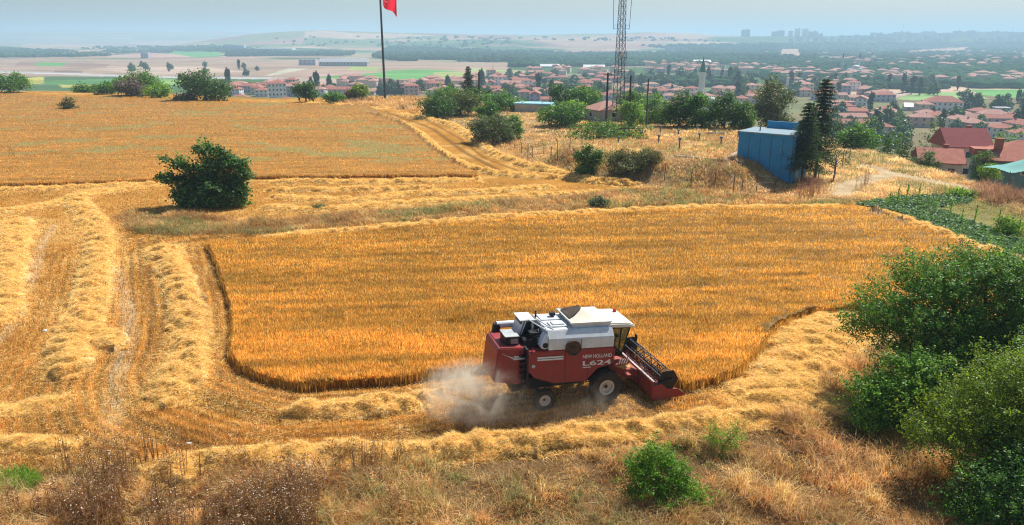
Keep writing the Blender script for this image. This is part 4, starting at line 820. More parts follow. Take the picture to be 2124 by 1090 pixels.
for i, (px_, py_, w_, h_, pal_, cat, lab) in enumerate(MT):
    if py_ < 330 and not (1100 < px_ < 1560): x_, y_, z_ = pt(px_, py_)
    else: x_, y_, z_ = pt(px_, py_)
    if y_ > (130 if px_ > 1700 else 330): x_, y_ = [float(q) for q in P(px_, py_)]; z_ = float(base_h(np.array([x_]), np.array([y_]))[0])
    s_ = scale_at(x_, y_, z_); W, H = w_ / s_ * 1.15, h_ / s_ * (1.2 if 1130 < px_ < 1620 and cat == 'tree' else 1.05) + (max(0., -z_) if y_ < 330 and px_ > 1700 else 0); bushy = cat == 'bush'
    ls = max(.16, 3.8 / s_); nl = int(min(34000, 9.5 * w_ * h_ / (ls * s_) ** 2 / .5 * .8)) + 250
    tree('bush' if bushy else 'broadleaf_tree', lab, cat, lobeset(W, H, 9 if w_ > 50 else 6, .02 if bushy else (.3 if 'trunk' in lab else .04), i, .8), pal_, nl, ls, (x_, y_, z_ - .1), H * (.3 if bushy else .4), max(.08, W * .025), clump=8, asp=.65, sprigs=int(14 + nl / 160), sl=W * .12)

def conifer(name, label, px_, py_, h_, w_, pal=((.025, .06, .03), (.035, .08, .035), (.05, .10, .04)), base_clear=.18, dense=1.0, z=None):
    x_, y_, z_ = pt(px_, py_); s_ = scale_at(x_, y_, z_); H = h_ / s_; W = w_ / s_ / 2 * 1.45; t = empty(name, (x_, y_, z_), 0, label, 'tree')
    m = MB(); m.tube((0, 0, -.3), (0, 0, H * .97), H * .016, H * .003, 8); br = []
    nw = int(H * 1.9)
    pts_ = []; nm_ = []
    for k in range(nw):
        f = k / nw; zz = H * (base_clear + (1 - base_clear) * f); L = W * 1.12 * (1 - f) ** .75 * (.6 + .55 * rnd.random()) + .15
        for q in range(7):
            a = 6.283 * (q + .5 * (k % 2)) / 7 + rnd.uniform(-.3, .3); l_ = L * rnd.uniform(.6, 1.1); d = Vector((math.cos(a), math.sin(a), -.28 + .35 * f)); e = Vector((0, 0, zz)) + d * l_
            m.tube((0, 0, zz), e, .03, .008, 4, False)
            nn_ = int(60 * dense * (l_ / W + .25) * (H / 12 + .3)); tt = R.random(nn_) ** .7; pp = np.array([0, 0, zz]) + np.outer(tt, np.array(d) * l_) + R.normal(size=(nn_, 3)) * [.17, .17, .07] * (l_ * .5 + .3)
            pp[:, 2] -= np.abs(R.normal(0, .10, nn_)) + .12 * l_ * tt ** 2; pts_.append(pp)
    m.build('trunk', M_darkbark, t); p = np.concatenate(pts_); n_ = len(p)
    V, Fs, Cc = merge([leaves(p, max(.26, 3.2 / s_) * R.uniform(.7, 1.3, n_), pick(pal, n_, .18), .5, .35)]); npobj('crown', V, Fs, Cc, [M_leaf], t); return t
conifer('fir_tree', 'taller dark fir tree beside the blue building', 1690, 372, 205, 74, base_clear=.24, dense=1.6)
conifer('fir_tree', 'shorter fir tree touching the corner of the blue building', 1661, 384, 170, 64, base_clear=.24, dense=1.6, pal=((.03, .07, .03), (.045, .095, .04), (.06, .12, .045)))
conifer('fir_tree', 'small pointed conifer rising from the thicket left of the wooden pole', 972, 212, 74, 34, base_clear=.1)

# ------------------------------------------------------------------ buildings
W_WHITE = mk('white_render', (.72, .70, .68), .85, .08, .6); W_CREAM = mk('cream_render', (.62, .54, .44), .85, .1, .6); W_PINK = mk('pink_render', (.58, .40, .36), .85, .1, .6)
W_LILAC = mk('lilac_render', (.45, .42, .52), .85, .1, .6); W_RED = mk('brick_red_render', (.36, .11, .09), .85, .12, .8); W_GREY = mk('grey_render', (.42, .41, .40), .85, .12, .6); W_TEAL = mk('teal_render', (.12, .27, .32), .8, .12, .6)
ROOF = mk('clay_tiles', (.50, .19, .13), .85, .22, 1.2, col2=(.32, .11, .08), wave=('Z', 5.5, .4)); ROOF2 = mk('pale_clay_tiles', (.56, .31, .24), .85, .2, 1.4, col2=(.38, .19, .15), wave=('Z', 5, .4))
ROOF3 = mk('red_metal_sheet', (.36, .05, .05), .5, .12, .7, wave=('X', 2.6, 0)); ROOFG = mk('grey_sheet', (.45, .45, .46), .6, .1, .5); ROOFW = mk('white_sheet', (.75, .75, .74), .6, .05, .5)
WIN = mk('window_glass', (.03, .035, .045), .15, .1, 2, spec=.6); FRM = mk('window_frame', (.7, .7, .7), .5, .05, 2); BRK = mk('brick', (.40, .14, .09), .9, .2, 4, .4); CONC = mk('concrete', (.42, .39, .35), .9, .15, 1.5, .3)
def roof_geo(m, w, d, h, kind, rh, ov=.45):
    a, b = w / 2 + ov, d / 2 + ov
    if kind == 'flat':
        m.box((0, 0, h + .12), (w + .3, d + .3, .24)); return
    rid = max(0, a - b) if kind == 'hip' else a
    z0, z1 = h, h + rh; t = .14
    v = [(-a, -b, z0), (a, -b, z0), (a, b, z0), (-a, b, z0), (-rid, 0, z1), (rid, 0, z1), (-a, -b, z0 - t), (a, -b, z0 - t), (a, b, z0 - t), (-a, b, z0 - t)]
    m.add(v, [(0, 1, 5, 4), (2, 3, 4, 5), (1, 2, 5), (3, 0, 4), (0, 6, 7, 1), (1, 7, 8, 2), (2, 8, 9, 3), (3, 9, 6, 0), (9, 8, 7, 6)])
def win_rects(w, d, h, floors, cols):
    fh = h / floors
    for f in range(floors):
        zc = f * fh + fh * .55
        for side, L, off in (('f', w, -d / 2), ('b', w, d / 2), ('r', d, w / 2), ('l', d, -w / 2)):
            n_ = max(1, int(round(cols * L / w)))
            for c in range(n_): yield side, (-L / 2 + L * (c + .5) / n_), off, zc, min(1.15, L / n_ * .5), fh * .42
def house(name, label, cat, loc, w, d, h, rz, wall, roof, kind='hip', rh=1.8, floors=2, cols=3, detail=1, group=None, chim=1, depth=2.0):
    def wbox(m, side, c, off, z, ww, hh, th, out):
        if side in 'fb': m.box((c, off + (-out if side == 'f' else out), z), (ww, th, hh))
        else: m.box((off + (out if side == 'r' else -out), c, z), (th, ww, hh))
    if detail == 0:
        m = MB(); m.cur = 0; m.box((0, 0, (h - depth) / 2), (w, d, h + depth)); m.cur = 1; roof_geo(m, w, d, h, kind, rh); m.cur = 2
        for side, c, off, z, ww, hh in win_rects(w, d, h, floors, cols): wbox(m, side, c, off, z, ww, hh, .1, .02)
        o = m.build(name, [wall, roof, WIN], loc=loc); o.rotation_euler = (0, 0, rz); return tag(o, label, cat, group)
    t = empty(name, loc, rz, label, cat, group)
    m = MB(); m.box((0, 0, (h - depth) / 2), (w, d, h + depth)); 
    if kind == 'gable': m.add([(-w / 2, -d / 2, h - .02), (-w / 2, d / 2, h - .02), (-w / 2, 0, h + rh - .25), (w / 2, -d / 2, h - .02), (w / 2, d / 2, h - .02), (w / 2, 0, h + rh - .25)], [(0, 1, 2), (5, 4, 3), (0, 3, 4, 1), (1, 4, 5, 2), (2, 5, 3, 0)])
    m.build('wall', wall, t)
    m = MB(); roof_geo(m, w, d, h, kind, rh); ro_ = m.build('roof', roof, t)
    for k in range(chim):
        m = MB(); cx_ = w * (.18 - .4 * k); m.box((cx_, d * .1, h + rh * .8), (.6, .6, 1.5)); m.box((cx_, d * .1, h + rh * .8 + .8), (.75, .75, .12)); m.build('chimney', BRK, ro_)
    for side, c, off, z, ww, hh in win_rects(w, d, h, floors, cols):
        if side == 'b': continue
        m = MB(); wbox(m, side, c, off, z, ww, hh, .06, .035); f_ = m.build('window', FRM if detail > 1 else WIN, t)
        if detail > 1: m = MB(); wbox(m, side, c, off, z, ww * .8, hh * .84, .04, .06); m.build('pane', WIN, f_)
    return t
def hp(px_, py_): return pt(px_, py_)
# nearest houses below the crest at the right
house('house', 'long low teal-walled house with wide red tiled roof and brick chimney at right edge', 'house', (79.0, 107.5, -2.9), 18, 9.5, 3.0, math.radians(-22), W_TEAL, ROOF, 'hip', 2.5, 1, 5, 2)
house('house', 'small white house with red gable roof beside the olive tree, left of teal-walled house', 'house', (66.2, 113.5, -3.9), 5.6, 7, 2.9, math.radians(-20), W_WHITE, ROOF, 'gable', 1.8, 1, 2, 2)
house('house', 'tall barn-like house with a steep red metal sheet roof behind the long teal-walled house', 'house', (77.0, 126, -6.0), 6.6, 7, 5.6, math.radians(-8), W_CREAM, ROOF3, 'gable', 2.8, 2, 3, 2)
m = MB(); m.box((70.6, 109.6, .9), (3.2, 3.0, .9), rz=-.35); m.box((71.8, 108.2, 2.1), (1.0, .8, 1.5), rz=-.35); m.box((71.8, 108.2, 2.9), (1.2, 1.0, .12), rz=-.35); tag(m.build('dormer', BRK), 'brick dormer box with chimney standing between the nearest red roofs', 'dormer')
# teal canopy in the garden
cx_, cy_, cz_ = 69.6, 98.0, -1.5
cn = empty('garden_canopy', (cx_, cy_, cz_), .2, 'teal green peaked fabric canopy on poles in front of the long teal-walled house', 'canopy')
TEAL = mk('teal_fabric', (.13, .36, .33), .8, .1, 1)
g = []; NXc = 13
for i in range(NXc):
    for k in range(9):
        u, v_ = i / 12 * 2 - 1, k / 8 * 2 - 1; r_ = min(1, math.hypot(u, v_)); g.append((u * 5.2, v_ * 2.4, 2.0 + 1.5 * (1 - r_) ** 1.6 + .06 * math.sin(u * 9) - .25 * abs(u * v_)))
m = MB(); m.add(g, [(i * 9 + k, (i + 1) * 9 + k, (i + 1) * 9 + k + 1, i * 9 + k + 1) for i in range(NXc - 1) for k in range(8)]); m.build('fabric', TEAL, cn, smooth=True)
for a, b, h_ in [(0, 0, 3.6), (-5.1, -2.3, 1.9), (5.1, -2.3, 1.9), (-5.1, 2.3, 1.9), (5.1, 2.3, 1.9)]: m = MB(); m.tube((a, b, -1.5), (a, b, h_), .05); m.build('pole', DGR, cn)

# blue pump house
bl = empty('blue_building', (31.3, 90.3, 0), math.atan2(87.9 - 91.9, 33.9 - 28.9), 'bright blue windowless flat-roofed building behind the two fir trees', 'building')
BLUE = mk('blue_paint', (.025, .27, .52), .6, .12, 1.1, col2=(.04, .22, .40)); PALEB = mk('pale_blue_paint', (.30, .55, .66), .6, .1, .8)
m = MB(); m.box((0, 2.6, 2.4), (7.0, 5.6, 6.8)); m.build('wall', BLUE, bl)
m = MB(); m.box((0, 2.6, 5.86), (7.3, 5.9, .14)); m.build('roof_slab', mk('roof_concrete', (.16, .27, .34), .9, .2, .6, col2=(.26, .30, .31)), bl)
m = MB(); m.box((.6, 5.6, 6.25), (5.4, .25, 1.1)); m.build('parapet', BLUE, bl)
m = MB(); m.box((3.53, 1.6, 1.1), (.08, 1.3, 2.2)); m.box((3.58, 1.25, 1.1), (.06, .06, .2)); m.build('door', PALEB, bl)
m = MB(); m.box((0, -.23, 5.4), (7.04, .06, .05)); m.build('ledge', BLUE, bl)
for k in range(4): m = MB(); m.box((-2.1 + 1.4 * k, -.215, 2.6), (.035, .03, 5.4)); m.build('wall_joint', mk('joint_blue', (.02, .13, .24), .7), bl)
m = MB(); m.tube((3.35, -.28, -.5), (3.35, -.28, 5.7), .05); m.build('downpipe', DGR, bl)
m = MB(); m.tube((-1.5, 1.5, 5.9), (-1.5, 1.5, 6.5), .08); m.build('vent_pipe', DGR, bl)
# small tiled house and the flat shed beside the mast
x_, y_, z_ = hp(1258, 252)
house('house', 'small grey-walled house with a weathered red hip roof beside the lattice mast', 'house', (x_, y_ + 2, z_), 7.4, 6.5, 2.5, math.radians(24), W_GREY, ROOF2, 'hip', 1.7, 1, 1, 2, chim=0)
x_, y_, z_ = hp(1108, 231)
sd_ = empty('flat_shed', (x_, y_, z_), math.radians(-14), 'low flat-roofed shed with a pale blue edge behind the mound bushes', 'shed')
m = MB(); m.box((0, 0, .7), (8.6, 5, 2.2)); m.build('wall', W_CREAM, sd_); m = MB(); m.box((0, 0, 1.9), (9.2, 5.6, .35)); m.box((3.6, -1.5, 1.5), (3.2, 3, .3)); m.build('roof', PALEB, sd_)
# reservoir edge and the things standing on the terrace
e0 = P(1400, 327, 2.5); e1 = P(1502, 336, 2.5); e2 = P(1532, 318, 2.5); rs = empty('concrete_reservoir', (*e1, 0), 0, 'buried concrete reservoir whose pale slab edge shows in the grass left of the blue building', 'reservoir')
m = MB()
for a, b in ((e0, e1), (e1, e2)):
    A_, B_ = Vector((a[0] - e1[0], a[1] - e1[1], 0)), Vector((b[0] - e1[0], b[1] - e1[1], 0)); L_ = (B_ - A_).length; an = math.atan2((B_ - A_).y, (B_ - A_).x); mid = (A_ + B_) / 2
    m.box((mid.x, mid.y, 1.95), (L_ + .1, .4, 1.7), rz=an)
m.build('slab_edge', CONC, rs)
vp = None
for px_, py_, h_ in [(1283, 296, 9), (1329, 286, 9), (1366, 299, 13), (1369, 277, 11), (1407, 281, 8), (1409, 309, 16), (1445, 273, 9), (1450, 291, 10), (1495, 304, 14), (1531, 285, 8)]:
    q = P(px_, py_, TZ); s_ = scale_at(q[0], q[1], TZ); hh = h_ / s_ * 1.5
    if vp is None:
        m = MB(); m.tube((0, 0, -.3), (0, 0, .8), .10, n=10); m.lathe([(.14, .72), (.2, .82), (.2, .95), (0, 1.02)], (0, 0, 0), 'z', 12); vp = m.build('vent_post', mk('blue_grey_pipe', (.16, .19, .24), .6, .2, 3)); o = vp
    else: o = vp.copy(); COL.objects.link(o)
    o.location = (q[0], q[1], float(base_h(np.array([q[0]]), np.array([q[1]]))[0])); o.scale = (1, 1, max(.8, hh)); tag(o, 'stubby blue-grey vent post with a cap standing in the reservoir grass', 'vent post', 'vent posts on the reservoir')
q = P(1472, 345, 1.6); m = MB(); m.tube((0, 0, -.6), (-.35, .1, 1.3), .07, n=8); m.tube((-.35, .1, 1.3), (.25, .3, 2.0), .05, n=8); tag(m.build('bent_pipe', mk('pale_pipe', (.5, .47, .44), .7), loc=(*q, 1.6)), 'bent pale pipe leaning at the edge of the reservoir', 'pipe')
q = P(1485, 279, TZ); m = MB(); m.box((0, 0, .25), (2.6, 1.0, .1)); m.box((-1, 0, .1), (.1, .8, .3)); m.box((1, 0, .1), (.1, .8, .3)); tag(m.build('metal_hatch', DGR, loc=(*q, TZ)), 'grey metal hatch lying in the grass on top of the reservoir', 'hatch')

# fences
POST = mk('rusty_post', (.16, .10, .08), .9, .3, 4); WIRE = mk('fence_wire', (.16, .14, .13), .7)
def fence(label, posts, hook=False, brace=(), wires=3, r=.05):
    pw = []
    for px_, tp, bp_ in posts:
        x_, y_, z_ = pt(px_, bp_); s_ = scale_at(x_, y_, z_); pw.append((x_, y_, z_, (bp_ - tp) / s_ / math.cos(PITCH) * .98))
    o0 = pw[0]; t = empty('wire_fence', o0[:3], 0, label, 'fence')
    for k, (x_, y_, z_, h_) in enumerate(pw):
        m = MB(); a, b, c = x_ - o0[0], y_ - o0[1], z_ - o0[2]; m.tube((a, b, c - .3), (a, b, c + h_ * (.84 if hook else 1)), r, n=5)
        if hook: m.tube((a, b, c + h_ * .84), (a - .32, b + .1, c + h_), r * .9, n=5)
        if k in brace: m.tube((a, b, c + h_ * .6), (a - 1.1, b + .1, c - .1), r * .7, n=4); m.tube((a, b, c + h_ * .6), (a + 1.1, b - .1, c - .1), r * .7, n=4)
        m.build('post', POST, t)
    m = MB()
    for p, q in zip(pw[:-1], pw[1:]):
        for w_ in range(wires):
            f_ = .25 + .6 * w_ / max(1, wires - 1); m.tube((p[0] - o0[0], p[1] - o0[1], p[2] - o0[2] + p[3] * f_), (q[0] - o0[0], q[1] - o0[1], q[2] - o0[2] + q[3] * f_), .012, n=3, cap=False)
    m.build('wire', WIRE, t); return t
fence('wire fence with hooked posts running along the foot of the mound', [(1082, 297, 320), (1104, 304, 330), (1128, 299, 325), (1156, 291, 341), (1182, 285, 313), (1207, 282, 305), (1231, 280, 300)], True)
fence('row of thin leaning rusty posts in front of the hooked fence', [(1068, 290, 312), (1095, 300, 333), (1143, 306, 334), (1190, 311, 340)], brace=(1,))
fence('long sagging wire fence with rusty posts below the blue building', [(1342, 343, 369), (1378, 344, 379), (1433, 354, 389), (1482, 362, 392), (1520, 361, 407), (1538, 375, 404), (1568, 361, 404), (1605, 366, 402)], brace=(6,))
fence('short rusty mesh fence at the right of the blue gate', [(1746, 316, 352), (1752, 314, 345), (1761, 311, 335)], wires=6)
x_, y_, z_ = pt(1729, 379); s_ = scale_at(x_, y_, z_)
gt = empty('blue_gate', (x_, y_, z_), math.radians(62), 'open blue metal gate right of the fir trees', 'gate'); h_ = 42 / s_ / math.cos(PITCH); BG = mk('gate_blue', (.03, .09, .32), .5, .15, 2)
m = MB(); m.tube((-.9, 0, -.2), (-.9, 0, h_ + .6), .06); m.tube((-.9, 0, h_ + .6), (-1.1, 0, h_ + .9), .05); m.build('post', POST, gt)
m = MB()
for p, q in [((-.8, 0, .1), (-.8, 0, h_)), ((.9, 0, .1), (.9, 0, h_)), ((-.8, 0, .1), (.9, 0, .1)), ((-.8, 0, h_), (.9, 0, h_)), ((-.8, 0, h_ * .5), (.9, 0, h_ * .5))]: m.tube(p, q, .04, n=5)
m.box((.05, 0, h_ * .28), (1.6, .02, h_ * .4)); 
for k in range(8): m.tube((-.7 + .2 * k, 0, h_ * .5), (-.7 + .2 * k, 0, h_), .02, n=4)
m.build('leaf_panel', BG, gt)
x_, y_, z_ = pt(1696, 380); m = MB(); m.tube((0, 0, -.2), (0, 0, 1.7), .05); tag(m.build('fence_post', POST, loc=(x_, y_, z_)), 'single thin post between the fir trees and the blue gate', 'post')

# mast, poles, flagpole
MET = mk('mast_steel', (.06, .06, .07), .6, .25, 2, col2=(.10, .075, .075))
x_, y_, z_ = pt(1281, 252); ms = empty('lattice_mast', (x_, y_, z_), math.radians(20), 'tall four-legged steel lattice mast rising out of the frame beside the small tiled house', 'mast'); sM = scale_at(x_, y_, z_)
MH = 34.0; wb, wt = 19 / sM / 2, 7 / sM / 2
m = MB(); bays = 26
def mc(k, f): s_ = wb + (wt - wb) * f; return Vector(((1, 1, -1, -1)[k] * s_, (1, -1, -1, 1)[k] * s_, MH * f))
for k in range(4): m.tube(mc(k, 0) - Vector((0, 0, .4)), mc(k, 1), .085, .05, n=5)
for b_ in range(bays):
    f0, f1 = b_ / bays, (b_ + 1) / bays
    for k in range(4): m.tube(mc(k, f0), mc((k + 1) % 4, f1), .035, n=3, cap=False); m.tube(mc((k + 1) % 4, f0), mc(k, f1), .035, n=3, cap=False); m.tube(mc(k, f1), mc((k + 1) % 4, f1), .035, n=3, cap=False)
m.build('lattice', MET, ms)
zz = (252 - 75) / sM * 1.03
for s_ in (-1, 1):
    m = MB(); d_ = Vector((math.cos(-math.radians(20)), math.sin(-math.radians(20)), 0)) * s_; 
    m.tube(d_ * .4 + Vector((0, 0, zz)), d_ * 1.65 + Vector((0, 0, zz)), .05, n=4); m.tube(d_ * .4 + Vector((0, 0, zz + .75)), d_ * 1.6 + Vector((0, 0, zz + .75)), .035, n=4); m.tube(d_ * 1.65 + Vector((0, 0, zz - .1)), d_ * 2.0 + Vector((0, 0, zz + 9.5)), .05, n=4); m.build('antenna_arm', MET, ms)
m = MB(); m.lathe([(0, .25), (.45, .12), (.62, 0), (.6, -.03), (0, .15)], (.0, -wb * .6, (252 - 118) / sM), 'y', 18); m.v = [(a, 2 * (-wb * .6) - b, c) for a, b, c in m.v]; m.build('dish', WHT, ms)
m = MB(); zq = (252 - 125) / sM; m.tube((.3, 0, zq), (1.7, -.5, zq), .04, n=4); m.tube((1.3, -.36, zq - .4), (1.3, -.36, zq + 1.6), .05, n=4); m.tube((1.7, -.5, zq - .2), (2.9, -.8, zq - .2), .02, n=4); m.build('side_antenna', MET, ms)
def pole(name, label, px_, top, base, r, mat=M_darkbark, arms=(), cat='pole', ry=None, ldx=0):
    x_, y_, z_ = pt(px_, base); s_ = scale_at(x_, y_, z_); H = (base - top) / s_ / math.cos(PITCH) * .985; t = empty(name, (x_, y_, z_), 0, label, cat)
    m = MB(); m.tube((0, 0, -.5), (ldx / s_, 0, H), r, r * .7, 8); m.build('shaft', mat, t)
    for f, L_ in arms: m = MB(); m.box((0, -.1, H * f), (L_, .1, .12)); m.tube((-L_ * .45, -.1, H * f), (-L_ * .45, -.1, H * f + .25), .04); m.tube((L_ * .45, -.1, H * f), (L_ * .45, -.1, H * f + .25), .04); m.build('crossarm', mat, t)
    return t, H, s_
pole('utility_pole', 'dark wooden pole with a short crossarm left of the lattice mast', 1257, 158, 262, .26, arms=((.96, 1.8),))
pole('utility_pole', 'dark wooden pole close to the right side of the lattice mast', 1304, 163, 262, .24)
pole('utility_pole', 'slim grey pole in front of the green trees right of the lattice mast', 1340, 170, 262, .17, mat=DGR)
pole('utility_pole', 'rough wooden pole with small crossarms right of the small conifer', 994, 154, 214, .30, arms=((.93, 1.5), (.78, 1.3)))
pole('radio_mast', 'thin distant mast on the thicket right of the rough wooden pole', 1023, 116, 210, .13, mat=DGR, arms=((.6, 2.2), (.5, 1.8)), cat='mast')
pole('utility_pole', 'leaning wooden pole beside the nearest house with the red gable roof', 1937, 262, 344, .13, ldx=8)
pole('light_pole', 'thin pale lamp mast left of the dark wooden pole by the lattice mast', 1255, 140, 232, .07, mat=CONC)
pole('light_pole', 'thin pale mast behind the pole right of the lattice mast', 1311, 145, 240, .07, mat=CONC)
t, H, s_ = pole('flagpole', 'tall dark flagpole with a hanging red flag at the edge of the field', 799, -27, 206, .36, mat=mk('flagpole_steel', (.06, .075, .085), .5, .1, 2), cat='flagpole')
FLR = mk('red_flag', (.80, .012, .04), .8, .08, .8); _n = FLR.node_tree.nodes; _t = _n.new('ShaderNodeBsdfTranslucent'); _t.inputs[0].default_value = (.9, .02, .05, 1); _m = _n.new('ShaderNodeMixShader'); _l = FLR.node_tree.links; _l.new(_n['Principled BSDF'].outputs[0], _m.inputs[1]); _l.new(_t.outputs[0], _m.inputs[2]); _m.inputs[0].default_value = .6; _l.new(_m.outputs[0], _n['Material Output'].inputs[0]); FLW = mk('flag_white', (.8, .78, .78), .8, .04, 1)
def flagpt(u, v):       # u along the fly, v down the hoist: cloth folded and sagging
    fw, fh = 10.5, 8.8; x = .4 + fw * u * .40 + .25 * math.sin(u * 9 + v * 2); y = .5 * math.sin(u * 11 + v * 3) + .3 * u; z = H - .3 - fh * v * (.86 - .1 * u) - u * fw * .38 - .2 * math.sin(u * 7); return (x, y, z)
m = MB(); NU, NV = 26, 16; m.add([flagpt(i / (NU - 1), k / (NV - 1)) for i in range(NU) for k in range(NV)], [(i * NV + k, (i + 1) * NV + k, (i + 1) * NV + k + 1, i * NV + k + 1) for i in range(NU - 1) for k in range(NV - 1)])
fl = m.build('flag', FLR, t, smooth=True)
def fp(u, v, e=-.04): a = flagpt(u, v); return (a[0], a[1] + e, a[2])
for e in (-.05, .05):
    m = MB(); N_ = 28; ou = [(.33 + .17 * math.cos(a), .5 + .25 * math.sin(a)) for a in [math.radians(35 + 290 * k / N_) for k in range(N_ + 1)]]; inn = [(.365 + .135 * math.cos(a), .5 + .20 * math.sin(a)) for a in [math.radians(35 + 290 * k / N_) for k in range(N_ + 1)]]
    m.add([fp(*q, e) for q in ou] + [fp(*q, e) for q in inn], [(k, k + 1, N_ + 2 + k, N_ + 1 + k) for k in range(N_)]); m.build('crescent', FLW, fl)
    m = MB(); st = [(.52 + (.075 if k % 2 == 0 else .03) * math.cos(math.pi + k * math.pi / 5), .5 + (.11 if k % 2 == 0 else .045) * math.sin(math.pi + k * math.pi / 5)) for k in range(10)]; m.add([fp(.52, .5, e)] + [fp(*q, e) for q in st], [(0, k + 1, (k + 1) % 10 + 1) for k in range(10)]); m.build('star', FLW, fl)

# ------------------------------------------------------------------ named buildings in the valley
def vb(label, px_, py_, wpx, hpx, wall, roof, kind='hip', floors=2, cols=4, dr=.7, rz=0, rh=None, name='house', cat='house', chim=0, D=None):
    x_, y_, z_ = pt(px_, py_)
    if D: y_ = D; x_ = (px_ - 1062) / F * (D * cp_ + 13); z_ = float(base_h(np.array([x_]), np.array([y_]))[0])
    elif px_ < 1500 and y_ < 420: y_ = 560.; x_ = (px_ - 1062) / F * (y_ * cp_ + 13); z_ = float(base_h(np.array([x_]), np.array([y_]))[0])
    x_, y_, z_ = float(x_), float(y_), float(z_); s_ = scale_at(x_, y_, z_); w_ = wpx / s_; h_ = hpx / s_
    return house(name, label, cat, (x_, y_, z_), w_, w_ * dr, h_, math.radians(rz), wall, roof, kind, rh or w_ * dr * .22, floors, cols, 1, None, chim, 3)
W_BLUE = mk('light_blue_render', (.40, .52, .66), .85, .1, .6)
vb('white four-storey block with small dark windows and a red roof left of the flagpole', 576, 204, 36, 36, W_WHITE, ROOF, 'hip', 4, 5, .6, 18, 2.0, 'apartment_block', 'apartment block', D=600)
vb('pale blue house in front of the white four-storey block', 594, 208, 24, 13, W_BLUE, ROOF, 'hip', 2, 3, .8, -8)
vb('white house with red roof left of the white four-storey block', 497, 203, 40, 15, W_WHITE, ROOF, 'hip', 2, 4, .7, 12)
vb('wide low red roofed house below the round dark field-edge tree', 515, 212, 60, 7, W_CREAM, ROOF, 'hip', 1, 4, .7, 3)
vb('long dark red hall with a low roof right of the flagpole', 846, 196, 46, 13, W_RED, ROOF3, 'gable', 2, 5, .6, -16)
vb('brick red three-storey house right of the fir trees', 1760, 250, 62, 20, W_RED, ROOF, 'hip', 2, 4, .6, -4, 2.2, chim=1)
vb('lilac walled block just right of the fir tree tops', 1742, 228, 50, 16, W_LILAC, ROOF, 'flat', 2, 5, .6, -5)
vb('white gabled house above the brick red house', 1784, 219, 30, 14, W_WHITE, ROOF2, 'gable', 2, 3, .9, 60)
vb('large white two-storey school-like block with a red hip roof in the right valley', 1952, 232, 68, 20, W_WHITE, ROOF, 'hip', 2, 7, .55, -14, 4)
vb('white flat hall left of the school-like block', 1908, 230, 62, 8, W_GREY, ROOFW, 'gable', 1, 4, .6, -20, 2.5)
vb('bluish white modern block with a flat roof near the right edge', 2073, 246, 28, 22, W_BLUE, ROOFG, 'flat', 3, 3, .7, -10)
vb('long white terrace with red roof at right, nearest its bushes', 2012, 262, 84, 17, W_WHITE, ROOF2, 'hip', 2, 8, .3, -16, 2.4)
vb('cream terrace with red roof right of the long white terrace', 2080, 276, 76, 14, W_CREAM, ROOF2, 'hip', 2, 6, .35, -12, 2.2)
vb('white hall with a very long pale roof in front of the dark park trees', 1350, 184, 30, 9, W_WHITE, ROOF2, 'hip', 2, 4, .6, 10)
vb('long grey factory with sawtooth windows beyond the green field', 715, 137, 100, 8, W_GREY, ROOFG, 'gable', 1, 14, .25, -2, 6, 'factory', 'factory')
vb('pale square factory building at the left end of the long grey factory', 640, 136, 34, 12, W_LILAC, ROOFG, 'flat', 2, 4, .7, 3, None, 'factory', 'factory')
vb('dark cubic silo building on the plain at far left', 303, 121, 15, 11, W_LILAC, ROOFG, 'flat', 3, 3, .8, 0, None, 'silo', 'silo')
vb('bluish long office block on the far plain left of the flagpole', 492, 104, 34, 9, W_BLUE, ROOFG, 'flat', 3, 8, .4, 0, None, 'office_block', 'building')
vb('very long low white hall on the far plain left of the flagpole', 560, 104, 100, 3, W_WHITE, ROOFW, 'flat', 1, 10, .3, 1, None, 'hall', 'hall')
vb('wide white market hall in the valley left of the lattice mast', 1140, 141, 40, 3, W_WHITE, ROOFW, 'gable', 1, 6, .4, 2, 4, 'hall', 'hall')
vb('wide white roofed hall just behind the lattice mast', 1232, 143, 44, 3, W_WHITE, ROOFW, 'gable', 1, 6, .4, -3, 4, 'hall', 'hall')
vb('white hall above the minaret in the far town', 1455, 134, 36, 4, W_WHITE, ROOFW, 'gable', 1, 6, .5, 4, 5, 'hall', 'hall')
for k, px_ in enumerate((1385, 1402, 1419)):
    vb(['leftmost', 'middle', 'rightmost'][k] + ' of three square grey towers halfway up the far hillside', px_, 110, 12, 10, W_LILAC, ROOFG, 'flat', 5, 4, .8, 0, None, 'tower_block', 'tower block')
def minaret(label, px_, top, base, wpx, cap=True, capc=None, r=None):
    x_, y_, z_ = pt(px_, base); s_ = scale_at(x_, y_, z_); H = (base - top) / s_; r = r or wpx / s_ / 2; t = empty('minaret', (x_, y_, z_), 0, label, 'minaret')
    m = MB(); m.lathe([(r * 1.25, -3), (r * 1.25, H * .16), (r, H * .2), (r, H * .36)], (0, 0, 0), 'z', 14); m.lathe([(r * .92, H * .40), (r * .88, H * .74)], (0, 0, 0), 'z', 14); m.build('shaft', W_WHITE, t)
    m = MB(); m.lathe([(r, H * .35), (r * 1.55, H * .385), (r * 1.55, H * .41), (r * 1.45, H * .41), (r * 1.45, H * .39), (r * .9, H * .39)], (0, 0, 0), 'z', 14); m.build('balcony', W_WHITE, t)
    m = MB(); m.lathe([(r * 1.0, H * .735), (r * .95, H * .75), (r * .1, H * .965), (r * .06, H), (0, H)], (0, 0, 0), 'z', 14); m.build('spire', capc, t); return x_, y_, z_, s_
GRN = mk('green_spire', (.03, .22, .12), .5, .1, 1); BLS = mk('dark_spire', (.06, .08, .12), .5, .1, 1)
x_, y_, z_, s_ = minaret('white minaret with a pointed green cap rising behind the green trees', 1451, 122, 238, 14, True, GRN)
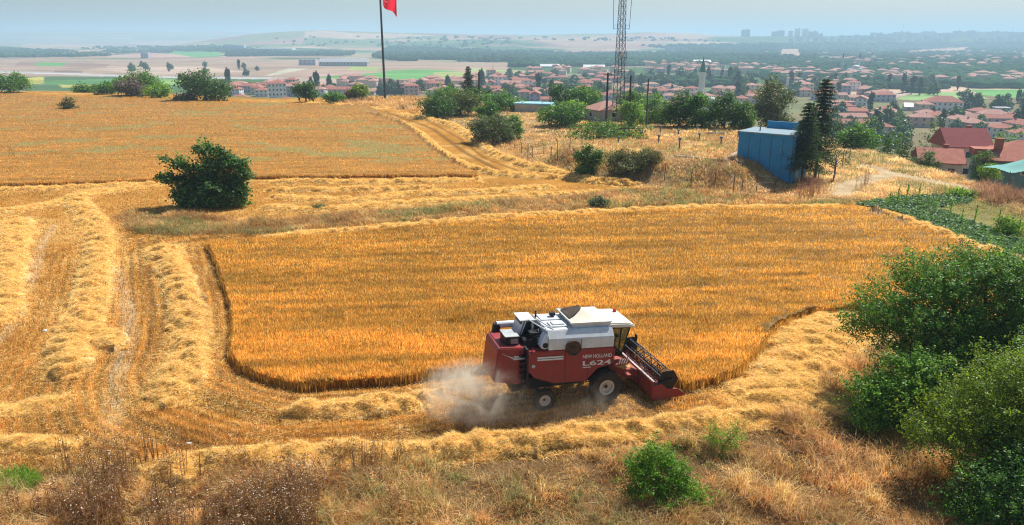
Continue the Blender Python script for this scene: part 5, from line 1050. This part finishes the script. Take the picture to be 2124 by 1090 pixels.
mq = empty('mosque', (x_ + 7, y_ + 4, z_), 0, 'white mosque mostly hidden at the foot of the green-capped minaret', 'mosque'); m = MB(); m.box((3, 6, 3), (13, 12, 9)); m.build('wall', W_WHITE, mq); m = MB(); m.lathe([(5 * math.cos(a), 7.4 + 4 * math.sin(a)) for a in [k * math.pi / 16 for k in range(9)]], (3, 6, 0), 'z', 18); m.build('dome', ROOFG, mq)
minaret('distant slim minaret at the left of the domed mosque', 1745, 110, 152, 4.2, True, BLS)
minaret('distant slim minaret at the right of the domed mosque', 1779, 110, 154, 4.2, True, BLS)
x_, y_, z_ = pt(1773, 156); s_ = scale_at(x_, y_, z_); mq = empty('mosque', (x_, y_, z_), 0, 'large distant domed mosque between its two slim minarets', 'mosque'); u_ = 1 / s_
m = MB(); m.box((0, 0, 4 * u_), (36 * u_, 30 * u_, 10 * u_)); m.box((0, 0, 10 * u_), (26 * u_, 22 * u_, 6 * u_)); m.build('wall', W_WHITE, mq); m = MB()
for cx2, r2, z2 in ((0, 9.5, 13), (-14, 4, 9), (14, 4, 9)): m.lathe([(max(.0, r2 * u_ * math.cos(a)), z2 * u_ + r2 * .75 * u_ * math.sin(a)) for a in [k * math.pi / 16 for k in range(9)]], (cx2 * u_, 0, 0), 'z', 18)
m.build('dome', ROOFG, mq)

# ------------------------------------------------------------------ the town, house by house
walls = [(W_WHITE, 'white'), (W_CREAM, 'cream'), (W_PINK, 'pinkish'), (W_LILAC, 'lilac grey')]; roofs = [(ROOF, 'red'), (ROOF2, 'pale red')]
protos = []
for k, (w_, d_, h_, kd, rh, fl_) in enumerate([(11, 9, 5.6, 'hip', 2.0, 2), (13, 10, 6, 'hip', 2.3, 2), (9, 8, 3.4, 'gable', 1.8, 1), (16, 10, 6.2, 'hip', 2.4, 2), (12, 9, 8.8, 'hip', 1.9, 3), (20, 9, 5.8, 'gable', 2.2, 2)]):
    for wi, (wm, wn) in enumerate(walls):
        rm, rn = roofs[(k + wi) % 2]; m = MB(); m.box((0, 0, (h_ - 4) / 2), (w_, d_, h_ + 4)); m.cur = 1; roof_geo(m, w_, d_, h_, kd, rh); m.cur = 2
        if kd == 'gable': m.cur = 0; m.add([(-w_ / 2, -d_ / 2, h_), (-w_ / 2, d_ / 2, h_), (-w_ / 2, 0, h_ + rh - .25)], [(0, 1, 2)]); m.add([(w_ / 2, -d_ / 2, h_), (w_ / 2, d_ / 2, h_), (w_ / 2, 0, h_ + rh - .25)], [(0, 1, 2)]); m.cur = 2
        for side, c, off, z, ww, hh in win_rects(w_, d_, h_, fl_, max(2, int(w_ / 3.5))):
            if side in 'fb': m.box((c, off + (-.03 if side == 'f' else .03), z), (ww, .1, hh))
            else: m.box((off + (.03 if side == 'r' else -.03), c, z), (.1, ww, hh))
        m.cur = 3; m.box((w_ * .2, d_ * .12, h_ + rh * .8), (.7, .7, 1.6)); protos.append((m.mesh('house', [wm, rm, WIN, BRK]), wn, rn, fl_, kd, w_))
TOWN = [([(440, 186), (560, 180), (700, 192), (720, 210), (440, 212)], 26, 'below the far field edge'), ([(720, 192), (960, 186), (1000, 206), (960, 214), (720, 208)], 26, 'right of the flagpole'),
        ([(985, 158), (1270, 160), (1270, 214), (1060, 216), (985, 206)], 62, 'left of the lattice mast'), ([(1290, 188), (1560, 194), (1570, 222), (1290, 226)], 50, 'around the green-capped minaret'),
        ([(1330, 139), (1560, 136), (1740, 160), (1720, 172), (1560, 156), (1330, 152)], 40, 'beyond the dark park trees'),
        ([(1640, 172), (1760, 176), (1860, 206), (1860, 214), (1700, 212), (1640, 190)], 26, 'above the fir tree tops'), ([(1700, 236), (1880, 238), (2124, 250), (2200, 262), (2200, 312), (2030, 286), (1880, 262), (1790, 300), (1740, 290), (1710, 262)], 105, 'behind the nearest red roofs')]
placed = []
for poly, n_, where in TOWN:
    q = np.array(poly, float); a = R.uniform(q[:, 0].min(), q[:, 0].max(), n_ * 14); b_ = R.uniform(q[:, 1].min(), q[:, 1].max(), n_ * 14); mm = inpoly(a, b_, poly); X, Y, Z = PT(a[mm], b_[mm]); c = 0; base_r = rnd.uniform(-.3, .3)
    for x_, y_, z_ in zip(X, Y, Z):
        if c >= n_: break
        md_ = 15 + .006 * y_
        if any((x_ - p) ** 2 + (y_ - q_) ** 2 < md_ ** 2 for p, q_ in placed) or y_ - np.interp(x_, CXs, CYs) < (170 if x_ < 30 else 24): continue
        placed.append((x_, y_)); c += 1; me, wn, rn, fl_, kd, w_ = protos[rnd.randrange(len(protos))]; o = bpy.data.objects.new('house', me); COL.objects.link(o); o.location = (x_, y_, z_); o.rotation_euler = (0, 0, base_r + rnd.choice((0, 0, 1.57)) + rnd.uniform(-.15, .15))
        lab = f"{['low', 'two-storey', 'three-storey'][fl_ - 1]} {wn} house with {rn} roof {where}"; tag(o, lab, 'house', f'{wn} houses with {rn} roofs {where}')
# blocks along the ridge
abm = []
for k, (w_, h_) in enumerate([(34, 26), (26, 32), (44, 24), (60, 20)]):
    m = MB(); m.box((0, 0, h_ / 2 - 6), (w_, 18, h_ + 12)); m.cur = 1; roof_geo(m, w_, 18, h_, 'flat', 1); m.box((w_ * .2, 0, h_ + 1.5), (6, 6, 3)); m.cur = 2
    for f in range(int(h_ / 3.2)): 
        for c in range(int(w_ / 4.2)): m.box((-w_ / 2 + 2.1 + 4.2 * c, -9.03, 2 + 3.2 * f), (2, .1, 1.7))
    abm.append(m.mesh('apartment_block', [[W_LILAC, W_WHITE, W_CREAM, W_GREY][k], ROOFG if k % 2 else ROOF2, WIN]))
for px_, yy, sc_ in [(1545, 4350, 1.3), (1607, 4500, 1), (1618, 4500, 1.1), (1638, 4400, .9), (1652, 4450, 1.2), (1668, 4450, 1.2), (1684, 4420, 1.2), (1700, 4400, .8)] + [(1745 + k * 15, 4050 + 160 * rnd.random(), .8) for k in range(6)] + [(1808 + 13.5 * k, 4350 + 150 * rnd.random(), rnd.uniform(.95, 1.4)) for k in range(25)] + [(1790 + 19 * k, 3850 + 250 * rnd.random(), rnd.uniform(.7, .95)) for k in range(19)] + [(1640 + 17 * k, 3800 + 150 * rnd.random(), rnd.uniform(.6, .8)) for k in range(9)]:
    x_ = (px_ - 1062) / F * (yy * cp_ + 5); z_ = float(base_h(np.array([x_]), np.array([yy]))[0]); ak = rnd.randrange(4); o = bpy.data.objects.new('apartment_block', abm[ak]); COL.objects.link(o); o.location = (x_, yy, z_); o.scale = (sc_, sc_, sc_ * 1.15); o.rotation_euler = (0, 0, rnd.uniform(-.4, .4))
    if px_ == 1545: tag(o, 'lone block standing on the bare ridge left of the ridge town', 'apartment block')
    elif px_ < 1740 and yy > 4300: tag(o, 'pale haze-blue apartment block on the ridge crest left of the bare gap', 'apartment block', 'ridge blocks left of the gap')
    else: tag(o, ['mid-height greyish', 'slim tall white', 'wide cream', 'long low grey'][ak] + (' apartment block along the ridge crest at right' if yy > 4200 else ' apartment block on the upper hillside at right'), 'apartment block', ['grey', 'slim', 'wide', 'long'][ak] + (' blocks on the right ridge crest' if yy > 4200 else ' blocks below the right ridge'))
for px_, top, lab in ((1870, 48, 'taller thin antenna mast on the ridge skyline at right'), (1885, 58, 'shorter thin antenna mast on the ridge skyline at right')):
    yy = 4500; x_ = (px_ - 1062) / F * (yy * cp_); z_ = float(base_h(np.array([x_]), np.array([yy]))[0]); m = MB(); m.tube((0, 0, -2), (0, 0, (76 - top) * yy / F), 1.6, .5, 5); tag(m.build('ridge_mast', MET, loc=(x_, yy, z_)), lab, 'mast')

# ------------------------------------------------------------------ town trees, one by one, and the far woods
tp = []
for k in range(6):
    L = lobeset(8, 7.5, 6, .1, 40 + k, 1); p, d, kk = crown_pts(L, 620, .6); c = pick([(.05, .12, .03), (.07, .15, .04), (.04, .09, .025)] if k < 4 else [(.03, .07, .03)], 620)
    if k == 4: p[:, 2] *= 1.5; p[:, :2] *= .5
    v1 = leaves(p, 1.0, c, .6, .8, d); mt_ = MB(); mt_.tube((0, 0, -2), (0, 0, 3), .3, .2, 5); v2 = (np.array(mt_.v), [np.array([f for f in mt_.f if len(f) == 4])], np.tile(C(.1, .07, .05), (len(mt_.v), 1)))
    V, Fs, Cc = merge([v1, v2]); tp.append(npmesh('town_tree', V, Fs, Cc, [M_leaf]))
TT = [([(440, 184), (700, 190), (720, 210), (440, 212)], 20, 'below the far field edge'), ([(720, 190), (1000, 186), (1000, 208), (960, 214), (720, 208)], 26, 'behind the flagpole'), ([(985, 158), (1270, 160), (1270, 214), (1060, 216), (985, 206)], 44, 'left of the lattice mast'),
      ([(1300, 160), (1400, 158), (1560, 164), (1560, 188), (1420, 184), (1300, 178)], 46, 'in the dark park behind the minaret'), ([(1290, 188), (1560, 194), (1570, 222), (1290, 226)], 24, 'around the green-capped minaret'),
      ([(1640, 168), (1860, 172), (1990, 180), (1990, 196), (1860, 200), (1640, 200)], 42, 'above the fir tree tops'), ([(2000, 214), (2124, 214), (2180, 240), (2124, 248), (1990, 232)], 20, 'beside the school-like block'),
      ([(1700, 236), (1880, 238), (2124, 250), (2200, 262), (2200, 312), (2030, 286), (1880, 262), (1880, 310), (1740, 296), (1710, 262)], 56, 'behind the nearest roofs at right'), ([(255, 138), (540, 134), (540, 158), (270, 160)], 12, 'on the brown plain beyond the field')]
for poly, n_, where in TT:
    q = np.array(poly, float); a = R.uniform(q[:, 0].min(), q[:, 0].max(), n_ * 10); b_ = R.uniform(q[:, 1].min(), q[:, 1].max(), n_ * 10); mm = inpoly(a, b_, poly); X, Y, Z = PT(a[mm], b_[mm]); c = 0
    for x_, y_, z_ in zip(X, Y, Z):
        if c >= n_: break
        if any((x_ - p) ** 2 + (y_ - q_) ** 2 < 80 for p, q_ in placed[:330]) or y_ - np.interp(x_, CXs, CYs) < (110 if x_ < 0 else 45 if x_ < 30 else 16): continue
        c += 1; k = rnd.randrange(6); o = bpy.data.objects.new('town_tree', tp[k]); COL.objects.link(o); s_ = rnd.uniform(.8, 1.5) * (1 + y_ / 3500); o.location = (x_, y_, z_); o.scale = (s_, s_, s_ * rnd.uniform(.8, 1.1)); o.rotation_euler = (0, 0, rnd.uniform(0, 6.28))
        tag(o, f"{['round leafy', 'round leafy', 'round leafy', 'round leafy', 'narrow dark', 'dark domed'][k]} tree {where}", 'tree', f'trees {where}')
WD = [([(-200, 100), (0, 100), (120, 106), (225, 112), (225, 119), (-200, 121)], 1500), ([(160, 100), (480, 96), (600, 112), (430, 110), (240, 112)], 700), ([(470, 108), (740, 108), (730, 116), (470, 118)], 500), ([(810, 96), (960, 102), (1060, 108), (1060, 142), (900, 138), (770, 120)], 1500),
      ([(1060, 106), (1200, 112), (1560, 108), (1560, 134), (1340, 138), (1060, 140)], 4500), ([(1330, 96), (1560, 92), (2124, 90), (2250, 96), (2250, 184), (1980, 184), (1860, 170), (1560, 160), (1560, 120)], 11000), ([(420, 135), (510, 142), (530, 156), (440, 154)], 90), ([(800, 130), (1000, 140), (1000, 146), (880, 142)], 150), ([(1560, 160), (1880, 176), (1900, 186), (1640, 182)], 260), ([(900, 78), (1400, 80), (1500, 88), (1000, 84)], 90), ([(985, 158), (1270, 160), (1270, 205), (1060, 205), (985, 200)], 70), ([(1300, 162), (1560, 166), (1560, 186), (1300, 178)], 110), ([(1640, 172), (1990, 184), (1860, 200), (1640, 200)], 60), ([(560, 76), (1060, 80), (1060, 100), (600, 96)], 120)]
ico = bpy.data.meshes.new('t'); import bmesh
bm_ = bmesh.new(); bmesh.ops.create_icosphere(bm_, subdivisions=1, radius=1); iv = np.array([v.co for v in bm_.verts]); ifc = np.array([[v.index for v in f.verts] for f in bm_.faces]); bm_.free()
VV = []; FF = []; CC = []; o_ = 0
for poly, n_ in WD:
    q = np.array(poly, float); a = R.uniform(q[:, 0].min(), q[:, 0].max(), n_ * 3); b_ = R.uniform(q[:, 1].min(), q[:, 1].max(), n_ * 3); mm = inpoly(a, b_, poly); X, Y, Z = PT(a[mm][:n_], b_[mm][:n_]); keep = fbm(X / 260, Y / 200, 95) > .36; X, Y, Z = X[keep], Y[keep], Z[keep]
    wx, wy = proj(X, Y, Z); cl = np.zeros(len(X), bool)
    for _c2, fpoly in FARPOLY: cl |= inpoly(wx, wy, fpoly)
    X, Y, Z = X[~cl], Y[~cl], Z[~cl]; big_ = fbm(X / 500, Y / 300, 97)
    n2 = len(X); r_ = R.uniform(3, 7, n2) * (1 + Y / 9000); sc3 = np.stack([r_ * 1.3, r_ * 1.3, r_ * .62], 1); v = iv[None] * sc3[:, None] * R.uniform(.75, 1.2, (n2, len(iv), 1)) + np.stack([X, Y, Z + r_ * .45], 1)[:, None]
    VV.append(v.reshape(-1, 3)); FF.append((ifc[None] + (np.arange(n2) * len(iv))[:, None, None] + o_).reshape(-1, 3)); CC.append(np.repeat(pick([(.03, .075, .035), (.025, .06, .03), (.04, .095, .04)], n2, .1) * (.5 + 1.0 * big_)[:, None], len(iv), 0)); o_ += n2 * len(iv)
tag(npobj('woodland', np.concatenate(VV), [np.concatenate(FF)], np.concatenate(CC), [leafmat('far_wood', .1, rough=1, spec=0)], smooth=True), 'hazy far-off woodland covering the valley floor and the hillside', 'woodland', kind='stuff')

# ------------------------------------------------------------------ vegetable rows, maize, weeds, litter
x, y = scatter(VEG, 15000, clip=(1700, 2300)); u = x * .82 + y * .57; m_ = ((u / 1.25) % 1 < .55); x, y = x[m_], y[m_]; n_ = len(x)
k = np.repeat(np.arange(n_), 4); pp = np.stack([x[k] + R.normal(0, .13, len(k)), y[k] + R.normal(0, .13, len(k)), full_h(x[k], y[k]) + R.uniform(.05, .26, len(k))], 1)
V, Fs, Cc = merge([leaves(pp, .24, pick([(.10, .20, .08), (.15, .27, .13), (.07, .14, .06), (.22, .32, .20)], len(k)), 1.0, .8)]); tag(npobj('vegetable_rows', V, Fs, Cc, [M_leaf]), 'low dark green bean plants in rows in the plot at right', 'vegetables', kind='stuff')
for i, (px_, py_) in enumerate([(1843, 432), (1860, 428), (1878, 426), (1902, 428), (1924, 434), (1937, 448), (1967, 464), (1993, 466), (2020, 468), (2066, 486), (2108, 504), (1965, 425), (1992, 420)]):
    if i == 0:
        mz = bpy.data.objects.new('maize_plant', None); COL.objects.link(mz); m = MB(); m.tube((0, 0, -.1), (0, 0, 1.7), .022, .012, 5); ms_ = m.build('stem', mk('maize_stem', (.16, .24, .06), .7), mz)
        n_ = 22; b0 = np.zeros((n_, 3)); b0[:, 2] = np.linspace(.2, 1.55, n_); v = blades(b0, .75, .09, .7, np.arange(n_) * 2.6, 1.0, pick(G_LIME, n_)); ml = npobj('foliage', *merge([v]), [M_leaf], mz); o = mz
    else:
        o = mz.copy(); COL.objects.link(o)
        for ch in (ms_, ml): c = ch.copy(); COL.objects.link(c); c.parent = o
    x_, y_, z_ = pt(px_, py_); o.location = (x_, y_, z_); o.rotation_euler = (0, 0, i); s_ = rnd.uniform(.8, 1.25); o.scale = (s_, s_, s_); tag(o, 'tall light green maize plant standing up out of the bean rows', 'maize plant', 'maize plants among the bean rows')
def thistles(name, polys, label, hr=(1.0, 2.0), stemc=((.15, .08, .035), (.22, .125, .055), (.32, .20, .09)), heads=7, headc=((.80, .72, .60), (.70, .58, .44)), hs=.042):
    parts = []
    for poly, n_ in polys:
        x, y = scatter(poly, n_, ymax=1300); kp = fbm(x / 1.1, y / 1.1, 300) > .48; x, y = x[kp], y[kp]; n_ = len(x); z = base_h(x, y); H = R.uniform(*hr, n_) * (.6 + .7 * vn(x / 2, y / 2, 301)); ldx, ldy = R.normal(0, .15, n_), R.normal(0, .15, n_)
        k = np.repeat(np.arange(n_), 5); parts.append(blades(np.stack([x[k] + R.normal(0, .06, len(k)), y[k] + R.normal(0, .06, len(k)), z[k]], 1), H[k] * R.uniform(.8, 1.05, len(k)), .035, .18, col=pick(stemc, len(k))))
        k = np.repeat(np.arange(n_), 26); f = R.uniform(.25, 1, len(k)); c = np.stack([x[k] + ldx[k] * f + R.normal(0, .10, len(k)), y[k] + ldy[k] * f + R.normal(0, .10, len(k)), z[k] + H[k] * f], 1); parts.append(sticks(c, .28, .025, .8, pick(stemc, len(k))))
        if heads:
            k = np.repeat(np.arange(n_), heads); f = R.uniform(.4, 1.1, len(k)); c = np.stack([x[k] + ldx[k] * f + R.normal(0, .13, len(k)), y[k] + ldy[k] * f + R.normal(0, .13, len(k)), z[k] + H[k] * f], 1); parts.append(leaves(c, hs * R.uniform(.7, 1.5, len(k)), pick(headc, len(k), .1), 1.2, .9))
    V, Fs, Cc = merge(parts); tag(npobj(name, V, Fs, Cc, [M_straw]), label, 'weeds', kind='stuff')
thistles('thistles', [([(40, 1030), (120, 1005), (180, 960), (260, 955), (270, 1000), (330, 1030), (400, 1040), (400, 1150), (0, 1150)], 380), ([(440, 1050), (560, 1010), (640, 1020), (670, 1070), (650, 1150), (420, 1150)], 230), ([(120, 960), (420, 950), (700, 1000), (900, 1090), (100, 1090)], 120), ([(690, 975), (840, 960), (850, 1000), (700, 1010)], 26)], 'dark dry thistles dotted with pale seed heads at the bottom left')
thistles('dead_stalks', [([(1655, 385), (1700, 378), (1720, 400), (1700, 416), (1650, 415)], 90), ([(2060, 380), (2124, 365), (2300, 380), (2300, 460), (2124, 430), (2060, 410)], 160), ([(1770, 388), (1800, 372), (1810, 392), (1780, 400)], 14), ([(1470, 380), (1500, 372), (1510, 392), (1475, 394)], 20), ([(20, 322), (36, 322), (36, 330), (20, 330)], 4)], 'reddish brown dead stalks by the fir trees and at the right edge', (1.4, 2.6), ((.20, .10, .07), (.26, .14, .09)), 0)
x, y = scatter([(0, 985), (60, 978), (95, 1000), (60, 1030), (0, 1040)], 900); n_ = len(x)
V, Fs, Cc = merge([blades(np.stack([x, y, base_h(x, y)], 1), R.uniform(.25, .6, n_), .03, .4, None, .5, pick(G_LIME, n_))]); tag(npobj('green_grass', V, Fs, Cc, [M_leaf]), 'patch of fresh green grass at the bottom left edge', 'grass', kind='stuff')
BAG = mk('white_plastic', (.75, .76, .8), .4, .05, 4)
for px_, py_, sz_, lab in ((95, 688, .19, 'crumpled white plastic bag in the straw at far left'), (326, 634, .12, 'small white plastic scrap between the two left straw rows'), (392, 921, .15, 'flat white plastic scrap on the stubble near the bottom left')):
    x_, y_ = P(px_, py_); z_ = float(full_h(np.array([x_]), np.array([y_]))[0]); v = iv * sz_ * R.uniform(.5, 1.2, (len(iv), 1)) * [1, .8, .6] + [0, 0, sz_ * .3]; o = npobj('plastic_bag', v, [ifc], None, [BAG]); o.location = (x_, y_, z_); tag(o, lab, 'plastic bag')

# the far rows of the town, past the houses built one by one
q0 = [([(1000, 140), (1300, 150), (1300, 160), (1000, 152)], 40), ([(1330, 136), (1740, 150), (1990, 166), (2124, 160), (2124, 180), (1860, 176), (1560, 158), (1330, 150)], 110), ([(1560, 112), (2124, 108), (2200, 150), (1700, 140)], 110), ([(700, 176), (1000, 180), (1000, 190), (720, 186)], 40)]
VV = []; FF = []; o_ = 0; mi_ = []
for poly, n_ in q0:
    q = np.array(poly, float); a = R.uniform(q[:, 0].min(), q[:, 0].max(), n_ * 4); b_ = R.uniform(q[:, 1].min(), q[:, 1].max(), n_ * 4); mm = inpoly(a, b_, poly); X, Y, Z = PT(a[mm][:n_], b_[mm][:n_])
    for x_, y_, z_ in zip(X, Y, Z):
        if fbm(np.array([x_ / 170]), np.array([y_ / 120]), 99)[0] < .42: continue
        m = MB(); w_, d_, h_ = rnd.uniform(9, 18), rnd.uniform(8, 11), rnd.uniform(5, 10); m.box((0, 0, h_ / 2 - 1), (w_, d_, h_ + 2)); m.cur = 1; roof_geo(m, w_, d_, h_, 'hip' if rnd.random() < .75 else 'flat', 2.2); a_ = rnd.uniform(-.5, .5) + rnd.choice((0, 1.57)); ca, sa = math.cos(a_), math.sin(a_)
        VV.append([(x_ + ca * u - sa * v, y_ + sa * u + ca * v, z_ + t_) for u, v, t_ in m.v]); FF.append([tuple(i + o_ for i in f) for f in m.f]); mi_ += m.m; o_ += len(m.v)
me = bpy.data.meshes.new('far_town'); me.from_pydata([v for q in VV for v in q], [], [f for q in FF for f in q]); me.materials.append(W_CREAM); me.materials.append(ROOF2); me.polygons.foreach_set('material_index', mi_); me.update()
tag(link(bpy.data.objects.new('far_town', me)), 'hazy farthest rows of small red-roofed houses among the trees', 'houses', kind='stuff')

tree('bush', 'dark green bush in front of the left corner of the small white gabled house', 'bush', lobeset(4.6, 4.2, 6, .02, 301), G_DARK + G_OLIVE, 5200, .2, (62.6, 110.0, -3.2), 1.2, .1, clump=8, sprigs=40, sl=.6)
tree('bush', 'leafy green bush between the small white gabled house and the teal-walled house', 'bush', lobeset(4.2, 4.6, 6, .02, 302), G_MID, 5200, .2, (69.0, 106.6, -3.2), 1.2, .1, clump=8, sprigs=40, sl=.6)
tree('bush', 'low lime bush against the wall of the teal-walled house left of the teal canopy', 'bush', lobeset(3.2, 2.2, 5, .02, 303), G_LIME, 2600, .18, (66.6, 101.5, -1.9), .6, .06, clump=8, sprigs=20, sl=.5)
